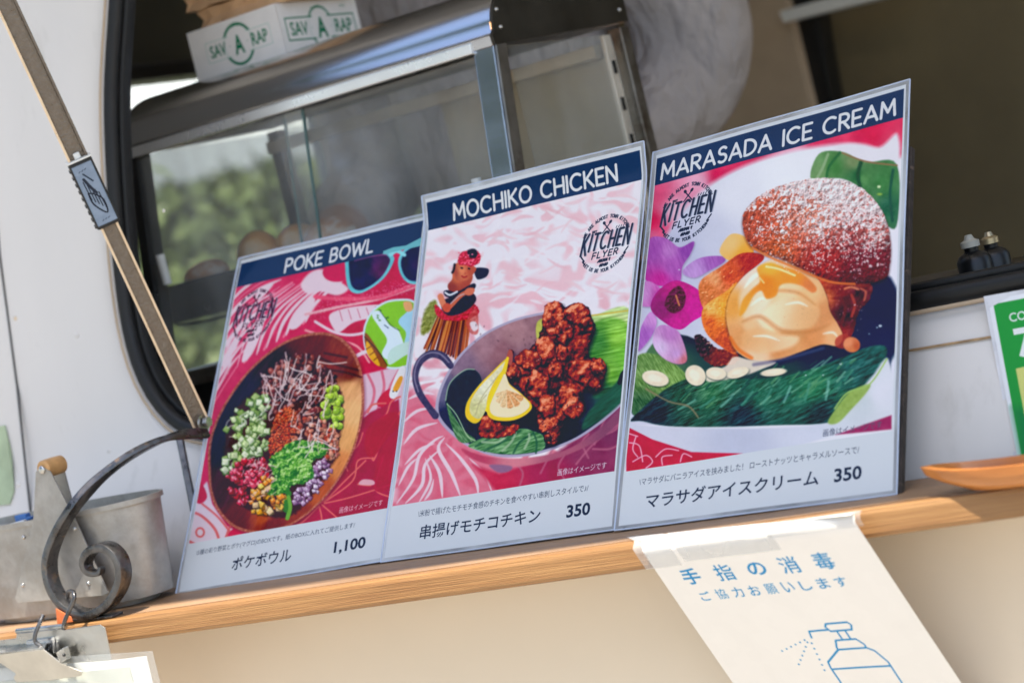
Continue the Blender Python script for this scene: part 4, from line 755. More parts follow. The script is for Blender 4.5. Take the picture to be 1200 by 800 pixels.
def poster(i, paint, head, hx, main, mx, price, px, small, sx, lg, cap_col):
    A = Art(0, 0, 216, 303, 5., PAPER); P = paint()
    v0 = 32 if i == 1 else 0
    P.finish()
    g_ = P.img.mean(2, keepdims=True); P.img[:] = np.clip(128+(g_+(P.img-g_)*1.04-128)*1.14-1, 0, 255); P.img += (1-P.img.mean(2, keepdims=True)/255)**2*np.array((-6, 10, 18))
    Hm = homo([(0, v0), (216, v0), (216, 303), (0, 303)], QUADS[i])
    x0, x1, y0, y1 = 4, 211.5, 29, 259.5
    I, J = np.meshgrid(np.arange(int(x0*5), int(x1*5)), np.arange(int(y0*5), int(y1*5))); u, v = (I+.5)/5, (J+.5)/5
    wv = Hm[2, 0]*u+Hm[2, 1]*v+Hm[2, 2]; X = ((Hm[0, 0]*u+Hm[0, 1]*v+Hm[0, 2])/wv-P.x0)*P.S-.5; Y = ((Hm[1, 0]*u+Hm[1, 1]*v+Hm[1, 2])/wv-P.y0)*P.S-.5
    X = np.clip(X, 0, P.w-1.01); Y = np.clip(Y, 0, P.h-1.01); xi = X.astype(int); yi = Y.astype(int); fx = (X-xi)[..., None]; fy = (Y-yi)[..., None]; g = P.img
    A.img[J[0, 0]:J[-1, 0]+1, I[0, 0]:I[0, -1]+1] = (g[yi, xi]*(1-fx)+g[yi, xi+1]*fx)*(1-fy)+(g[yi+1, xi]*(1-fx)+g[yi+1, xi+1]*fx)*fy
    A.fill([(x0, 6), (x1, 6), (x1, 29), (x0, 29)], NAVY, .2, False)
    if i == 0:      # the glasses overlap the band
        A.fill([(172, 27), (182, 25.5), (196, 26.5), (212, 22), (211.5, 30), (172, 30)], (118, 196, 206), .3, False)
    s_text(A, head, hx[0], 26, 14.6, (226, 230, 236), 1.12, width=hx[1]-hx[0], gap=.2)
    f_text(A, main, mx[0], 289.5, 11, INK, width=mx[1]-mx[0], bold=.010)
    f_text(A, price, px[0], 289.3+(1.6 if ',' in price else 0), 9.4+(1.6 if ',' in price else 0), INK, width=px[1]-px[0], bold=.026)
    f_text(A, small, sx[0], 271.6, 5.4, (70, 80, 98), width=sx[1]-sx[0], alpha=.95)
    f_text(A, '画像はイメージです', 161, 256.4, 5.2, cap_col, width=43, bold=.004)
    logo(A, *lg)
    return print_mat('poster_print', A, (222, 227, 236), .022, .42)
# ================================================================ materials of the place
M = {}
M['white'] = mat('trailer_white', (.73, .695, .65), .42, var=.035, vs=4, bump=.25, bs=9, wear=((.55, .52, .47), 22, .4), thr=(.60, .82), coat=.03, stretch=(1, 1, .35))
M['rubber'] = mat('gasket_rubber', (.011, .011, .011), .52, var=.2, vs=60, bump=.4, bs=150)
M['dark'] = mat('interior_dark', (.055, .05, .032), .75, var=.2, vs=8)
M['olive'] = mat('interior_olive', (.20, .155, .08), .7, var=.12, vs=5, bump=.3, bs=40)
M['tan'] = mat('interior_tan', (.50, .38, .26), .6, var=.1, vs=8)
M['beige'] = mat('beige_panel', (.80, .68, .52), .5, var=.03, vs=3, bump=.15, bs=60, wear=((.70, .57, .42), 30, .5), thr=(.7, .85))
M['wood'] = mat('counter_wood', (.31, .165, .062), .45, var=.25, vs=60, stretch=(.07, 3, 7), col2=(.215, .10, .036), bump=.6, bs=220, wear=((.12, .055, .022), 55, .5), thr=(.60, .78), coat=.1)
M['woodtop'] = mat('counter_wood_top', (.34, .21, .12), .5, var=.25, vs=30, stretch=(.15, 2, 2), col2=(.2, .115, .06), bump=.5, bs=120)
M['steel'] = mat('stainless_steel', (.60, .63, .68), .22, 1, var=.03, vs=60, stretch=(.05, 1, 1), bump=.04, bs=300, rvar=.03)
M['steeldark'] = mat('stained_steel', (.30, .275, .25), .38, 1, var=.25, vs=14, bump=.5, bs=120, rvar=.12, wear=((.10, .07, .05), 25, .4), thr=(.5, .7))
M['black'] = mat('black_paint', (.012, .012, .012), .35, var=.2, vs=40, bump=.2)
M['iron'] = mat('wrought_iron', (.17, .165, .165), .32, .9, var=.3, vs=50, bump=1.0, bs=170, wear=((.30, .20, .13), 70, .5), thr=(.60, .70), rvar=.12)
M['zinc'] = mat('galvanised_zinc', (.46, .435, .40), .48, .6, var=.12, vs=90, bump=.45, bs=140, wear=((.33, .30, .26), 34, .6), thr=(.46, .70))
M['clip'] = mat('nickel_clip', (.60, .59, .56), .28, 1, var=.12, vs=25, bump=.5, bs=120)
M['stay'] = mat('stay_channel', (.20, .17, .14), .36, .9, var=.15, vs=200, bump=.7, bs=500, wear=((.17, .14, .115), 420, .5), thr=(.5, .6))
M['stay_edge'] = mat('stay_edge', (.80, .64, .46), .35, .8, var=.1, vs=90)
M['slider'] = mat('slider_plastic', (.022, .022, .021), .5, var=.2, vs=200, bump=.4, bs=400)
M['board'] = mat('board_foam', (.05, .038, .032), .75, var=.3, vs=140, bump=.8, bs=500, wear=((.16, .11, .08), 120, .6), thr=(.6, .68))
M['card'] = mat('carton', (.80, .74, .68), .65, var=.05, vs=12)
M['kraft'] = mat('kraft_paper', (.66, .40, .21), .8, var=.12, vs=20, bump=.5, bs=90)
M['crust'] = mat('bread_crust', (.80, .45, .18), .5, var=.3, vs=18, col2=(.60, .25, .07), bump=.5, bs=90, wear=((.78, .60, .42), 16, .7), thr=(.52, .64))
M['crust2'] = mat('sugared_crust', (.64, .36, .22), .65, var=.3, vs=26, col2=(.46, .21, .12), bump=.6, bs=120, wear=((.72, .62, .55), 60, .7), thr=(.5, .64))
M['shirt'] = mat('shirt_cotton', (.47, .415, .385), .85, var=.05, vs=14, bump=.7, bs=11, stretch=(1.6, 1.2, .7))
for nd in M['shirt'].node_tree.nodes:
    if nd.type == 'BUMP': nd.inputs['Distance'].default_value = .055; nd.inputs['Strength'].default_value = 1
M['skin'] = mat('skin', (.50, .28, .18), .5, var=.08, vs=20)
M['hair'] = mat('hair', (.02, .014, .01), .5, var=.3, vs=120, bump=.8, bs=300)
M['trouser'] = mat('trousers_cloth', (.04, .045, .06), .9, var=.2, vs=40)
M['paper'] = mat('note_paper', (.80, .775, .735), .6, var=.02, vs=14, bump=.2, bs=20)
M['dish'] = mat('dish_wood', (.56, .22, .055), .35, var=.3, vs=20, stretch=(.3, 2, 2), col2=(.32, .10, .02), bump=.3, bs=100, coat=.3)
M['plastic_w'] = mat('white_plastic', (.72, .72, .68), .35, var=.03)
M['blue'] = mat('blue_plastic', (.07, .20, .52), .4, var=.15, vs=80)
M['ground'] = mat('ground', (.34, .315, .28), .9, var=.2, vs=3, bump=.6, bs=80, wear=((.22, .20, .17), 2, .9))
M['leaf'] = mat('leaf', (.12, .16, .05), .5, var=.3, vs=3, col2=(.085, .115, .04))
M['leaf2'] = mat('leaf_bright', (.12, .16, .045), .5, var=.3, vs=3, col2=(.08, .115, .03))
M['canvas'] = mat('tent_canvas', (.72, .74, .76), .8, var=.05)
M['amber'] = mat('amber_wall', (.62, .40, .16), .8, var=.1)
M['bluegrey'] = mat('grey_blue_post', (.14, .17, .21), .5, var=.1)
M['film'] = film('laminate_film', (.985, .99, 1), .34, .05, .22, 14)
M['edge'] = mat('laminate_edge', (.50, .57, .70), .35, var=.05)
M['glass'] = film('case_glass', (.965, .97, .95), 1.0, .02, .02, 4, .10)
M['acrylic'] = film('clear_acrylic', (.97, .98, .98), 1.0, .03, .05, 6, .10)
M['tape'] = film('clear_tape', (.98, .98, .98), 1.0, .15, .3, 30, .28)
M['glow'] = mat('heater_tube', (.8, .3, .1), .4, emis=((1, .5, .22), 1.6))
# ================================================================ ground and what stands outside
bm = bmesh.new()
for k in range(1): bmesh.ops.create_grid(bm, x_segments=24, y_segments=24, size=120)
for v in bm.verts: v.co.z = -1.13
tag(done('ground', bm, M['ground']), kind='structure')
# ================================================================ the trailer
_wz = np.linspace(-1.3, 1.2, 501); _wy = np.convolve(np.pad(np.interp(_wz, (-1.2, 0, .12, .5, 1.0), (.037, .037, .096, .142, .19)), 6, 'edge'), np.hanning(15)[1:-1]/np.hanning(15).sum(), 'valid')
def wall_y(z): return float(np.interp(z, _wz, _wy))
def on_wall(px, py, off=0):
    d = ray(px, py); t = 1.6
    for _ in range(30):
        p = CAM+d*t; t += (wall_y(p[2])+off-p[1])/d[1]
    return Vector(CAM+d*t)
trailer = empty('food_trailer', (.4, .1, -1.13), label='white rounded food trailer with a black rubber edged serving window propped open', cat='food trailer')
left = [on_wall(*q) for q in [(127, 0), (121, 60), (119, 120), (122, 200), (127, 270), (133, 340), (142, 400), (156, 448), (176, 484), (202, 508), (236, 521)]]
zb = on_wall(1200, 339).z
out = [(p.x, p.z) for p in left][::-1]       # from the lower corner upwards
tx, tz = out[-1]
ring = [(x, max(z, zb)) for x, z in out]+[(tx+.03, .62), (tx+.05, .74), (tx+.075, .79), (tx+.12, .82), (tx+.18, .83), (.5, .83), (.96, .83), (1.02, .82), (1.05, .78), (1.06, .70), (1.06, .5), (1.06, .3), (1.05, .2), (1.03, .14), (.99, zb+.006), (.93, zb), (.6, zb), (.3, zb), (.1, zb)]
ring = [Vector((p[0], 0, p[1])) for p in smooth_path([(x, z, 0) for x, z in ring], 4, True)] if False else [Vector((v.x, 0, v.y)) for v in smooth_path([(x, z, 0) for x, z in ring], 4, True)]
def even(P, n):      # the outline at even steps, its small kinks eased out
    Q = np.array([(p.x, p.z) for p in P]+[(P[0].x, P[0].z)]); L = np.r_[0, np.cumsum(np.hypot(*np.diff(Q, axis=0).T))]; t = np.linspace(0, L[-1], n, endpoint=False)
    E_ = np.c_[np.interp(t, L, Q[:, 0]), np.interp(t, L, Q[:, 1])]
    for _ in range(6): E_ = E_*.5+(np.roll(E_, 1, 0)+np.roll(E_, -1, 0))*.25
    return [Vector((a, 0, b)) for a, b in E_]
ring = even(ring, 220)
cen = Vector((.45, 0, .35)); bm = bmesh.new()
def outer(p):     # where the ray from the centre meets the outer rectangle
    d = p-cen; k = min((1.5 if d.x > 0 else 1.95)/max(abs(d.x), 1e-6), (.60 if d.z > 0 else 1.38)/max(abs(d.z), 1e-6)); return cen+d*k
rows = []
nrm2 = []
for i, p in enumerate(ring):
    t = (ring[(i+1) % len(ring)]-ring[i-1]).normalized(); nrm2.append(Vector((-t.z, 0, t.x)))
if (ring[0]+nrm2[0]*.01-cen).length < (ring[0]-cen).length: nrm2 = [-v for v in nrm2]
for off, dy in ((0, .028), (.0, .016), (.003, .0105), (.008, .006), (.016, .003), (.028, .001), (.045, 0)):
    rows.append([(p+n*off, dy) for p, n in zip(ring, nrm2)])
last = [q[0] for q in rows[-1]]
for t in (.02, .045, .07, .10, .13, .165, .2, .24, .28, .33, .38, .44, .5, .58, .68, .8, 1.0): rows.append([(a.lerp(outer(p), t), 0) for a, p in zip(last, ring)])
V = [[bm.verts.new((q.x, wall_y(q.z)+dy, q.z)) for q, dy in row] for row in rows]
for A_, B_ in zip(V, V[1:]):
    for i in range(len(ring)): bm.faces.new((A_[i], A_[(i+1) % len(ring)], B_[(i+1) % len(ring)], B_[i]))
wallo = done('front_wall', bm, M['white'], trailer, smooth='all')
def P3(p, off=0, dy=0): return Vector((p.x, wall_y(p.z)+dy, p.z))
bm = bmesh.new()
path = [P3(p+n*(-.0055), dy=.006) for p, n in zip(ring, nrm2)]
sweep(bm, path, [(a, b) for a, b in rrect(.013, .0125, .005, 3)], up=Vector((0, 1, 0)), closed=True)
gk = done('window_gasket', bm, M['rubber'], trailer, smooth=True)
bm = bmesh.new(); sweep(bm, [P3(p+n*(-.0135), dy=.014) for p, n in zip(ring, nrm2)], rrect(.006, .012, .0025, 2), up=Vector((0, 1, 0)), closed=True)
done('inner_lip', bm, M['rubber'], trailer, smooth=True)
bm = bmesh.new(); sweep(bm, [P3(p+n*.0016, dy=-.0012) for p, n in zip(ring, nrm2)], rrect(.003, .002, .0009, 1), up=Vector((0, 1, 0)), closed=True)
done('trim_bead', bm, M['stay_edge'] if False else M['tan'], trailer, smooth=True)
# sill rail behind the lower gasket
box('sill_rail', (.43, wall_y(zb)+.034, zb+.004), (1.08, .034, .011), mat('blue_black_rail', (.035, .055, .09), .3, .4, var=.2, vs=20), trailer, bevel=.002)
# panel seam and rivets left of the window
seam = [on_wall(*q, -.0004) for q in [(-8, 200), (0, 300), (20, 450), (36, 600), (44, 680)]]
tube('panel_seam', seam, .0011, mat('seam_dark', (.10, .095, .09), .8), trailer, n=6)  # dark line along the panel joint
tube('panel_lip', [p+Vector((-.0022, -.0002, 0)) for p in seam], .0012, M['white'], trailer, n=6)
rm = None
for q, r in (((18, 373), .0022), ((22, 569), .0036), ((192, 247), .0016), ((128, 529), .0030), ((232, 500), .002), ((90, 393), .0028), ((440, 600), .003)):
    p = on_wall(*q); bm = bmesh.new()
    bmesh.ops.create_uvsphere(bm, u_segments=12, v_segments=6, radius=r)
    for v in bm.verts: v.co.y *= .35
    done('rivet', bm, M['stay_edge'] if q == (18, 373) else M['white'], trailer, loc=p, smooth='all')
# stain line across the panel right of the boards
L_ = [on_wall(*q, -.0006) for q in ((1040, 415), (1062, 411), (1110, 403), (1165, 394), (1215, 386))]
tube('stain_line', L_, .0009, mat('rust_line', (.52, .34, .18), .7, var=.3, vs=90), trailer, n=6)
# pale green sticker at the far left
c4 = [on_wall(*q, -.001) for q in ((-30, 505), (6, 498), (14, 530), (17, 575), (12, 590), (-20, 594))]
bm = bmesh.new(); plate(bm, c4, .0008, (0, -1, 0)); done('side_sticker', bm, mat('pale_green_film', (.55, .66, .42), .5, var=.2, vs=12), trailer)
# interior shell
ZF, ZC, YB, XL, XR = -.78, 1.12, 1.55, -.72, 1.65
box('trailer_floor', ((XL+XR)/2, .84, ZF-.03), (XR-XL, YB-.17, .05), mat('floor_vinyl', (.5, .47, .42), .6), trailer)
box('trailer_ceiling', ((XL+XR)/2, .88, ZC+.02), (XR-XL+.2, YB-.0, .04), M['white'], trailer)
box('back_wall', ((XL+XR)/2, YB+.02, .08), (XR-XL, .04, ZC-ZF), M['olive'], trailer)
box('end_wall', (XR+.02, .34, .08), (.04, .40, ZC-ZF), M['white'], trailer)   # wall left short, an unseen opening added to let daylight in
# left end wall with a side window
wy0, wy1, wz0, wz1 = .55, 1.42, .02, .532
for c, s in (((XL, .33, .08), (.04, .44, ZC-ZF)), ((XL, 1.51, .08), (.04, .18, ZC-ZF)), ((XL, .985, (wz1+ZC)/2), (.04, .87, ZC-wz1)), ((XL, .985, (wz0+ZF)/2), (.04, .87, wz0-ZF))):
    box('end_wall', c, s, M['dark'], trailer)
sw = empty('side_window', (XL, .98, wz0)); sw.parent = trailer; sw.location = Vector((XL, .98, wz0))-trailer.location
for c, s in (((XL, wy0+.012, .276), (.05, .024, .512)), ((XL, wy1-.012, .276), (.05, .024, .512)), ((XL, .985, wz1-.01), (.05, .82, .02)), ((XL, .985, wz0+.01), (.05, .82, .02))):
    box('window_frame', c, s, M['black'], sw, bevel=.003)
box('mullion', (XL, 1.13, .276), (.035, .038, .47), M['bluegrey'], sw, bevel=.003)
box('window_pane', (XL+.006, .985, .276), (.004, .82, .47), film('side_pane', (.96, .97, .94), 1, .03, .02, 3, .16), sw)
box('inner_shelf', (.4, .335, .0865), (1.6, .39, .017), M['steeldark'], trailer, bevel=.002)
# things along the back wall of the trailer
def back(name, pts, y, m, th=.02):
    P = [at(*q, 'y', y) for q in pts]; bm = bmesh.new(); plate(bm, P, th, (0, 1, 0)); return done(name, bm, m, trailer, bevel=.002)
back('partition_panel', [(800, 420), (800, -60), (906, -60), (950, 122), (1010, 420)], 1.44, M['tan'], .05)
back('door_post', [(915, -40), (948, -40), (975, 120), (1050, 420), (1015, 420)], 1.46, M['black'], .04)
back('ceiling_strip', [(912, 14), (1040, -22), (1060, -8), (918, 27)], 1.40, M['plastic_w'], .03)
back('back_panel', [(955, -60), (1260, -60), (1300, 420), (1040, 420)], 1.52, M['olive'], .02)
# serving hatch held open above, with its stay
hy0, hz0, hy1, hz1 = .205, .93, -.615, 1.60
H_ = [(-.25, hy0, hz0), (1.35, hy0, hz0), (1.35, hy1, hz1), (-.25, hy1, hz1)]
u = Vector((0, .67, .82)).normalized()*.02
hexa('serving_hatch', H_+[tuple(Vector(p)+u) for p in H_], M['white'], trailer, bevel=.003)
box('hatch_frame', (.55, hy1+.012, hz1-.012), (1.58, .016, .016), M['steel'], trailer, bevel=.002)
# stay: a channel running up to the hatch
a0, a1 = at(237, 499, 'x', -.0867), at(-22, -58, 'x', -.0867); ax = (a1-a0).normalized()
top = a0+ax*((1.17-a0.z)/ax.z)
stay = empty('hatch_stay', a0); stay.parent = trailer; stay.location = a0-trailer.location
fr_ = Vector((.70, -.71, 0)); fr_ = (fr_-ax*fr_.dot(ax)).normalized(); side = -fr_.cross(ax).normalized()
def bar(name, p, q, w, t, off, m, parent, bev=.0004):
    w *= 1.22; off = off+side*(side.dot(off)*.22); c = [(-w/2, -t/2), (w/2, -t/2), (w/2, t/2), (-w/2, t/2)]
    P = [p+off+side*a+fr_*b for a, b in c]+[q+off+side*a+fr_*b for a, b in c]
    return hexa(name, P, m, parent, bevel=bev)
sgn = 1
mid = a0+ax*.196; end_ = a0+ax*.235
O = fr_*sgn      # towards the street
bar('lower_channel', a0, mid+ax*.01, .0095, .0015, O*.001, M['stay'], stay)
for s in (-1, 1): bar('channel_flange', a0, mid+ax*.01, .0016, .0062, side*.0053*s+O*.002, M['stay_edge'], stay)
bar('upper_channel', mid, top, .0105, .0015, O*.0035, M['stay'], stay)
for s in (-1, 1): bar('channel_flange', mid, top, .0016, .0085, side*.006*s+O*.004, M['stay_edge'] if s < 0 else M['stay'], stay)
bar('slider_block', mid-ax*.012, mid+ax*.045, .0165, .017, O*.002, M['slider'], stay, .002)
for k in range(9): bar('slider_rib', mid-ax*(.010-.006*k), mid-ax*(.0085-.006*k), .0008, .014, side*(-.0086)+O*.002, M['slider'], stay, .0002)
bar('slider_cap', mid+ax*.045, mid+ax*.0465, .017, .0185, O*.003, M['plastic_w'], stay, .0004)
bar('release_tab', mid+ax*.0465, mid+ax*.0515, .0045, .005, O*.006, M['plastic_w'], stay, .001)
A = Art(0, 0, 13, 52, 12, (122, 138, 156))
A.fill([(.6, .6), (12.4, .6), (12.4, 51.4), (.6, 51.4)], grain((132, 146, 162), 8, .3), .3, False)
for k in range(5): A.stroke([(3+k*1.6, 14+k*3), (3.4+k*1.6, 30+k*2.6)], .35, (40, 46, 56), .2, False)
A.stroke([(3, 24), (3.4, 34), (9, 44), (10, 33), (6, 26), (3, 24)], .5, (30, 34, 44), .2); A.stroke([(5, 8), (9, 16)], .5, (40, 50, 64), .2, False); A.stroke([(4, 12), (6, 20), (8, 26)], .9, (40, 46, 58), .3)
[A.stroke([(x_, y_), (x_+1.1, y_-.8)], .25, (60, 70, 84), .2, False) for x_, y_ in ((3, 6), (5, 5.6), (7, 5.2), (4, 49), (6, 48.7), (8, 48.4))]
lm = print_mat('slider_print', A, rough=.35)
c = mid-ax*.009+O*.0108; bm = bmesh.new(); uvl = bm.loops.layers.uv.new('UVMap')
q = [c-side*.0083, c+side*.0083, c+side*.0083+ax*.051, c-side*.0083+ax*.051]; f = bm.faces.new([bm.verts.new(v) for v in q])
for l, t in zip(f.loops, ((0, 0), (1, 0), (1, 1), (0, 1))): l[uvl].uv = t
me = bpy.data.meshes.new('slider_label'); bm.to_mesh(me); bm.free(); link('slider_label', me, lm, stay)
bolt = at(243, 494, 'x', -.078); bm = bmesh.new(); bmesh.ops.create_cone(bm, segments=6, radius1=.0045, radius2=.0045, depth=.004, cap_ends=True, matrix=Matrix.Rotation(R(90), 4, 'Y')); done('pivot_bolt', bm, M['clip'], stay, loc=bolt, bevel=.0004)
bm = bmesh.new(); bmesh.ops.create_cone(bm, segments=20, radius1=.007, radius2=.007, depth=.001, cap_ends=True, matrix=Matrix.Rotation(R(90), 4, 'Y')); done('washer', bm, M['clip'], stay, loc=bolt-Vector((.004, 0, 0)))
# ================================================================ serving counter
ctr = empty('serving_counter', (.35, -.01, -1.13), label='wooden serving counter board over a beige front panel below the window', cat='counter')
def cy(x): return -.0725+.031*(x+.14)/.79
def cslab(x0, x1, f, b, z0, z1): return [(x0, cy(x0)+f, z0), (x1, cy(x1)+f, z0), (x1, cy(x1)+f, z1), (x0, cy(x0)+f, z1), (x0, b, z0), (x1, b, z0), (x1, b, z1), (x0, b, z1)]
hexa('counter_board', cslab(-.66, 1.34, -.004, .031, -.0190, -.0002), M['wood'], ctr, bevel=.0035)
hexa('counter_top_veneer', cslab(-.655, 1.335, .006, .030, -.0010, .0004), M['woodtop'], ctr)
box('front_panel', (.34, .042, -.58), (2.0, .02, 1.10), M['beige'], ctr, bevel=.001)
# ================================================================ posters
POSE = [(-.0996, .0004, 0, .0121, .5933), (.1128, .0022, .0014, -.0396, .5543), (.331, -.0101, 0, -.0311, .5853)]
LBL = ['menu poster of a poke bowl with blue sunglasses, leftmost of three on the counter', 'menu poster of fried chicken and lemon in a pan under a pink cloth, middle board', 'menu poster of a sugared bun with ice cream and orchid, rightmost and nearest board']
PM = [poster(0, art_poke, 'POKE BOWL', (59, 160), 'ポケボウル', (57, 118), '1,100', (161, 192), '\\5種の彩り野菜とポケ(マグロ)のBOXです。紙のBOXに入れてご提供します/', (14.5, 179), (31.5, 59.5, 24.5, (70, 34, 60)), (232, 190, 196)),
      poster(1, art_chicken, 'MOCHIKO CHICKEN', (29.5, 190), '串揚げモチコチキン', (36, 149), '350', (172.5, 193), '\\米粉で揚げたモチモチ食感のチキンを食べやすい串刺しスタイルで♪/', (31.7, 190), (183, 75, 24), (214, 206, 220)),
      poster(2, art_icecream, 'MARASADA ICE CREAM', (8.5, 206), 'マラサダアイスクリーム', (24, 159), '350', (170.4, 190.3), '\\マラサダにバニラアイスを挟みました！ ローストナッツとキャラメルソースで/', (17, 188), (35.5, 58.5, 24.5), (90, 96, 116))]
rw = random.Random(5)
for i in range(3):
    x0, y0, z0, yaw, lean = POSE[i]; ex = Vector((math.cos(yaw), math.sin(yaw), 0)); nn = Vector((-math.sin(yaw), math.cos(yaw), 0)); up = nn*math.sin(lean)+Vector((0, 0, math.cos(lean))); o0 = Vector((x0, y0, z0)); pn = ex.cross(up).normalized()
    if pn.y > 0: pn = -pn
    def onp(px, py):
        d = Vector(ray(px, py)); C_ = Vector(CAM); return C_+d*((o0-C_).dot(pn)/d.dot(pn))
    TL, TR, BR, BL = [onp(*q) for q in QUADS[i]]
    mm = .001; hfull = 303; v0 = 32 if i == 1 else 0
    def pos(u, v, lift=0):      # u, v in millimetres over the sheet, v down from the top
        s = u/216; q = v
        if v >= v0: t = (v-v0)/(hfull-v0); p = TL.lerp(TR, s).lerp(BL.lerp(BR, s), t)
        else:
            l2 = .25; up2 = nn*math.sin(l2)+Vector((0, 0, math.cos(l2))); k = (v0-v)*mm; b = TL.lerp(TR, s)
            e = min(1, k/.012); p = b+up*k*(1-e/2)+up2*k*e/2 if k < .012 else b+up*.006+up2*(k-.006)
        wv = .00035*math.sin(u*.045+i*2+v*.017)+.0003*math.sin(v*.05+i)+(.0011*math.sin(v/303*3.1)*(u/216-.5)*2 if i else .0006*math.sin(v/303*3.1))
        return p+pn*(lift+wv+.0012)
    pr = empty('menu_poster', (BL+BR)/2, label=LBL[i], cat='menu poster', group='laminated menu posters standing along the counter')
    def sheet(name, u0, u1, va, vb, lift, m, nu=28, nv=40, uv=(216, 303)):
        bm = bmesh.new(); ul = bm.loops.layers.uv.new('UVMap')
        G = [[(bm.verts.new(pos(u0+(u1-u0)*a/nu, va+(vb-va)*b/nv, lift)), (u0+(u1-u0)*a/nu, va+(vb-va)*b/nv)) for a in range(nu+1)] for b in range(nv+1)]
        for b in range(nv):
            for a in range(nu):
                q = [G[b][a], G[b+1][a], G[b+1][a+1], G[b][a+1]]; f = bm.faces.new([v for v, _ in q]); f.smooth = True
                for l, (_, (x, y)) in zip(f.loops, q): l[ul].uv = (x/216, 1-y/303)
        me = bpy.data.meshes.new(name); bm.to_mesh(me); bm.free(); return link(name, me, m, pr)
    sheet('printed_sheet', 3, 213, 3, 300, 0, PM[i])
    sheet('laminate_film', 0, 216, 0, 303, .0005, M['film'])
    bd = film('film_border_haze', (.96, .97, 1), .5, .08, .15, 14, .55)
    for a_ in ((0, 3, 0, 303, 1, 40), (213, 216, 0, 303, 1, 40), (3, 213, 0, 3, 28, 1), (3, 213, 300, 303, 28, 1)): sheet('film_border', a_[0], a_[1], a_[2], a_[3], .0001, bd, a_[4], a_[5])
    for nm, P in (('film_edge', [(0, 0), (216, 0)]), ('film_edge', [(0, 303), (216, 303)]), ('film_edge', [(0, 0), (0, 303)]), ('film_edge', [(216, 0), (216, 303)])):
        (ua, va), (ub, vb) = P; pts = [pos(ua+(ub-ua)*k/40, va+(vb-va)*k/40, .0003) for k in range(41)]
        tube(nm, pts, .0006, M['edge'], pr, n=6)
    # foam board behind
    d0 = -pn*.0012; top_v = 52 if i else 6
    F = [pos(*q)+d0-pn*.0008 for q in ((4, top_v), (217.8 if i == 2 else 212, top_v), (217.8 if i == 2 else 212, 304), (4, 304))]; 
    hexa('backing_board', F+[p-pn*.005 for p in F], M['board'], pr, bevel=.0005)
# ================================================================ food warmer in the window
wm = empty('food_warmer', (-.05, .36, .15), label='stainless steel glass fronted food warmer cabinet standing in the serving window', cat='food warmer')
cx0, cx1, cyf, cyb, ct, cb_ = -.272, .158, .25, .475, .377, .165
lf = .165    # how far the glass front leans, per unit of height
yf = lambda z: cyf-(ct-z)*lf
prof = [(cyf-.002, ct-.004), (cyf-.003, ct+.004)]+[(cyf+.001+.062*(1-math.cos(R(a))), ct+.008+.043*math.sin(R(a))) for a in range(0, 91, 10)]+[(cyb, ct+.051), (cyb, ct+.004)]
bm = bmesh.new(); n_ = len(prof)
ra = [bm.verts.new((cx0-.002, y, z)) for y, z in prof]; rb = [bm.verts.new((cx1, y, z)) for y, z in prof]
for i in range(n_-1): bm.faces.new((ra[i], ra[i+1], rb[i+1], rb[i]))
bm.faces.new(ra)
done('roof_shell', bm, M['steel'], wm, smooth=True)
bm = bmesh.new(); plate(bm, [Vector((cx1+.0005, y, z)) for y, z in prof], .0022, (1, 0, 0)); done('side_cap', bm, mat('burnt_cap', (.05, .043, .032), .42, .5, var=.2, vs=20, bump=.3, bs=90), wm, bevel=.0005)
for y, z in ((.262, .387), (.262, .402), (.462, .392), (.35, .42)):
    bm = bmesh.new(); bmesh.ops.create_uvsphere(bm, u_segments=10, v_segments=6, radius=.0022); done('cap_screw', bm, M['clip'], wm, loc=(cx1+.0028, y, z), smooth='all')
hexa('front_rail', [(cx0, cyf-.0045, ct-.006), (cx1-.02, cyf-.0045, ct-.006), (cx1-.02, cyf-.0045, ct+.003), (cx0, cyf-.0045, ct+.003), (cx0, cyf+.006, ct-.006), (cx1-.02, cyf+.006, ct-.006), (cx1-.02, cyf+.006, ct+.003), (cx0, cyf+.006, ct+.003)], mat('bright_rail', (.80, .80, .80), .3, .7, var=.04), wm, bevel=.001)
def post(name, x, w, d, z0, z1, m, yo=0):
    P = []
    for dy in (0, d):
        for (xx, z) in ((x-w/2, z0), (x+w/2, z0), (x+w/2, z1), (x-w/2, z1)): P.append((xx, yf(z)+dy+yo, z))
    return hexa(name, P, m, wm, bevel=.0012)
post('front_post', cx1-.0105, .021, .017, cb_, ct-.003, M['steel'])
post('post_cheek', cx1+.0012, .0022, .0165, cb_, ct-.003, M['steeldark'], .0004)
post('front_post', cx0+.006, .012, .02, cb_, ct-.003, M['black'])  # left post coloured black, its dark reflection put into the colour
for x in (cx1-.006, cx0+.006):
    box('back_post', (x, cyb-.008, (cb_+ct)/2), (.014, .016, ct-cb_), M['steeldark'], wm, bevel=.001)
box('slotted_strip', (cx1-.006, cyb-.034, (cb_+ct)/2), (.004, .013, ct-cb_-.01), mat('warm_steel', (.78, .71, .60), .4, .5, var=.1), wm, bevel=.0006)
for k in range(5): box('slot', (cx1-.0032, cyb-.034, ct-.035-.034*k), (.0015, .004, .012), M['black'], wm)
box('base_tray', ((cx0+cx1)/2, (yf(cb_)+cyb)/2, cb_-.006), (cx1-cx0, cyb-yf(cb_), .014), M['steeldark'], wm, bevel=.001)
box('base_plinth', ((cx0+cx1)/2, (yf(cb_)+cyb)/2+.012, .127), (cx1-cx0-.01, cyb-yf(cb_)-.03, .062), M['black'], wm, bevel=.002)
box('inner_beam', ((cx0+cx1)/2-.004, cyb-.03, ct-.017), (cx1-cx0-.03, .012, .012), MATS['warm_steel'], wm, bevel=.001)
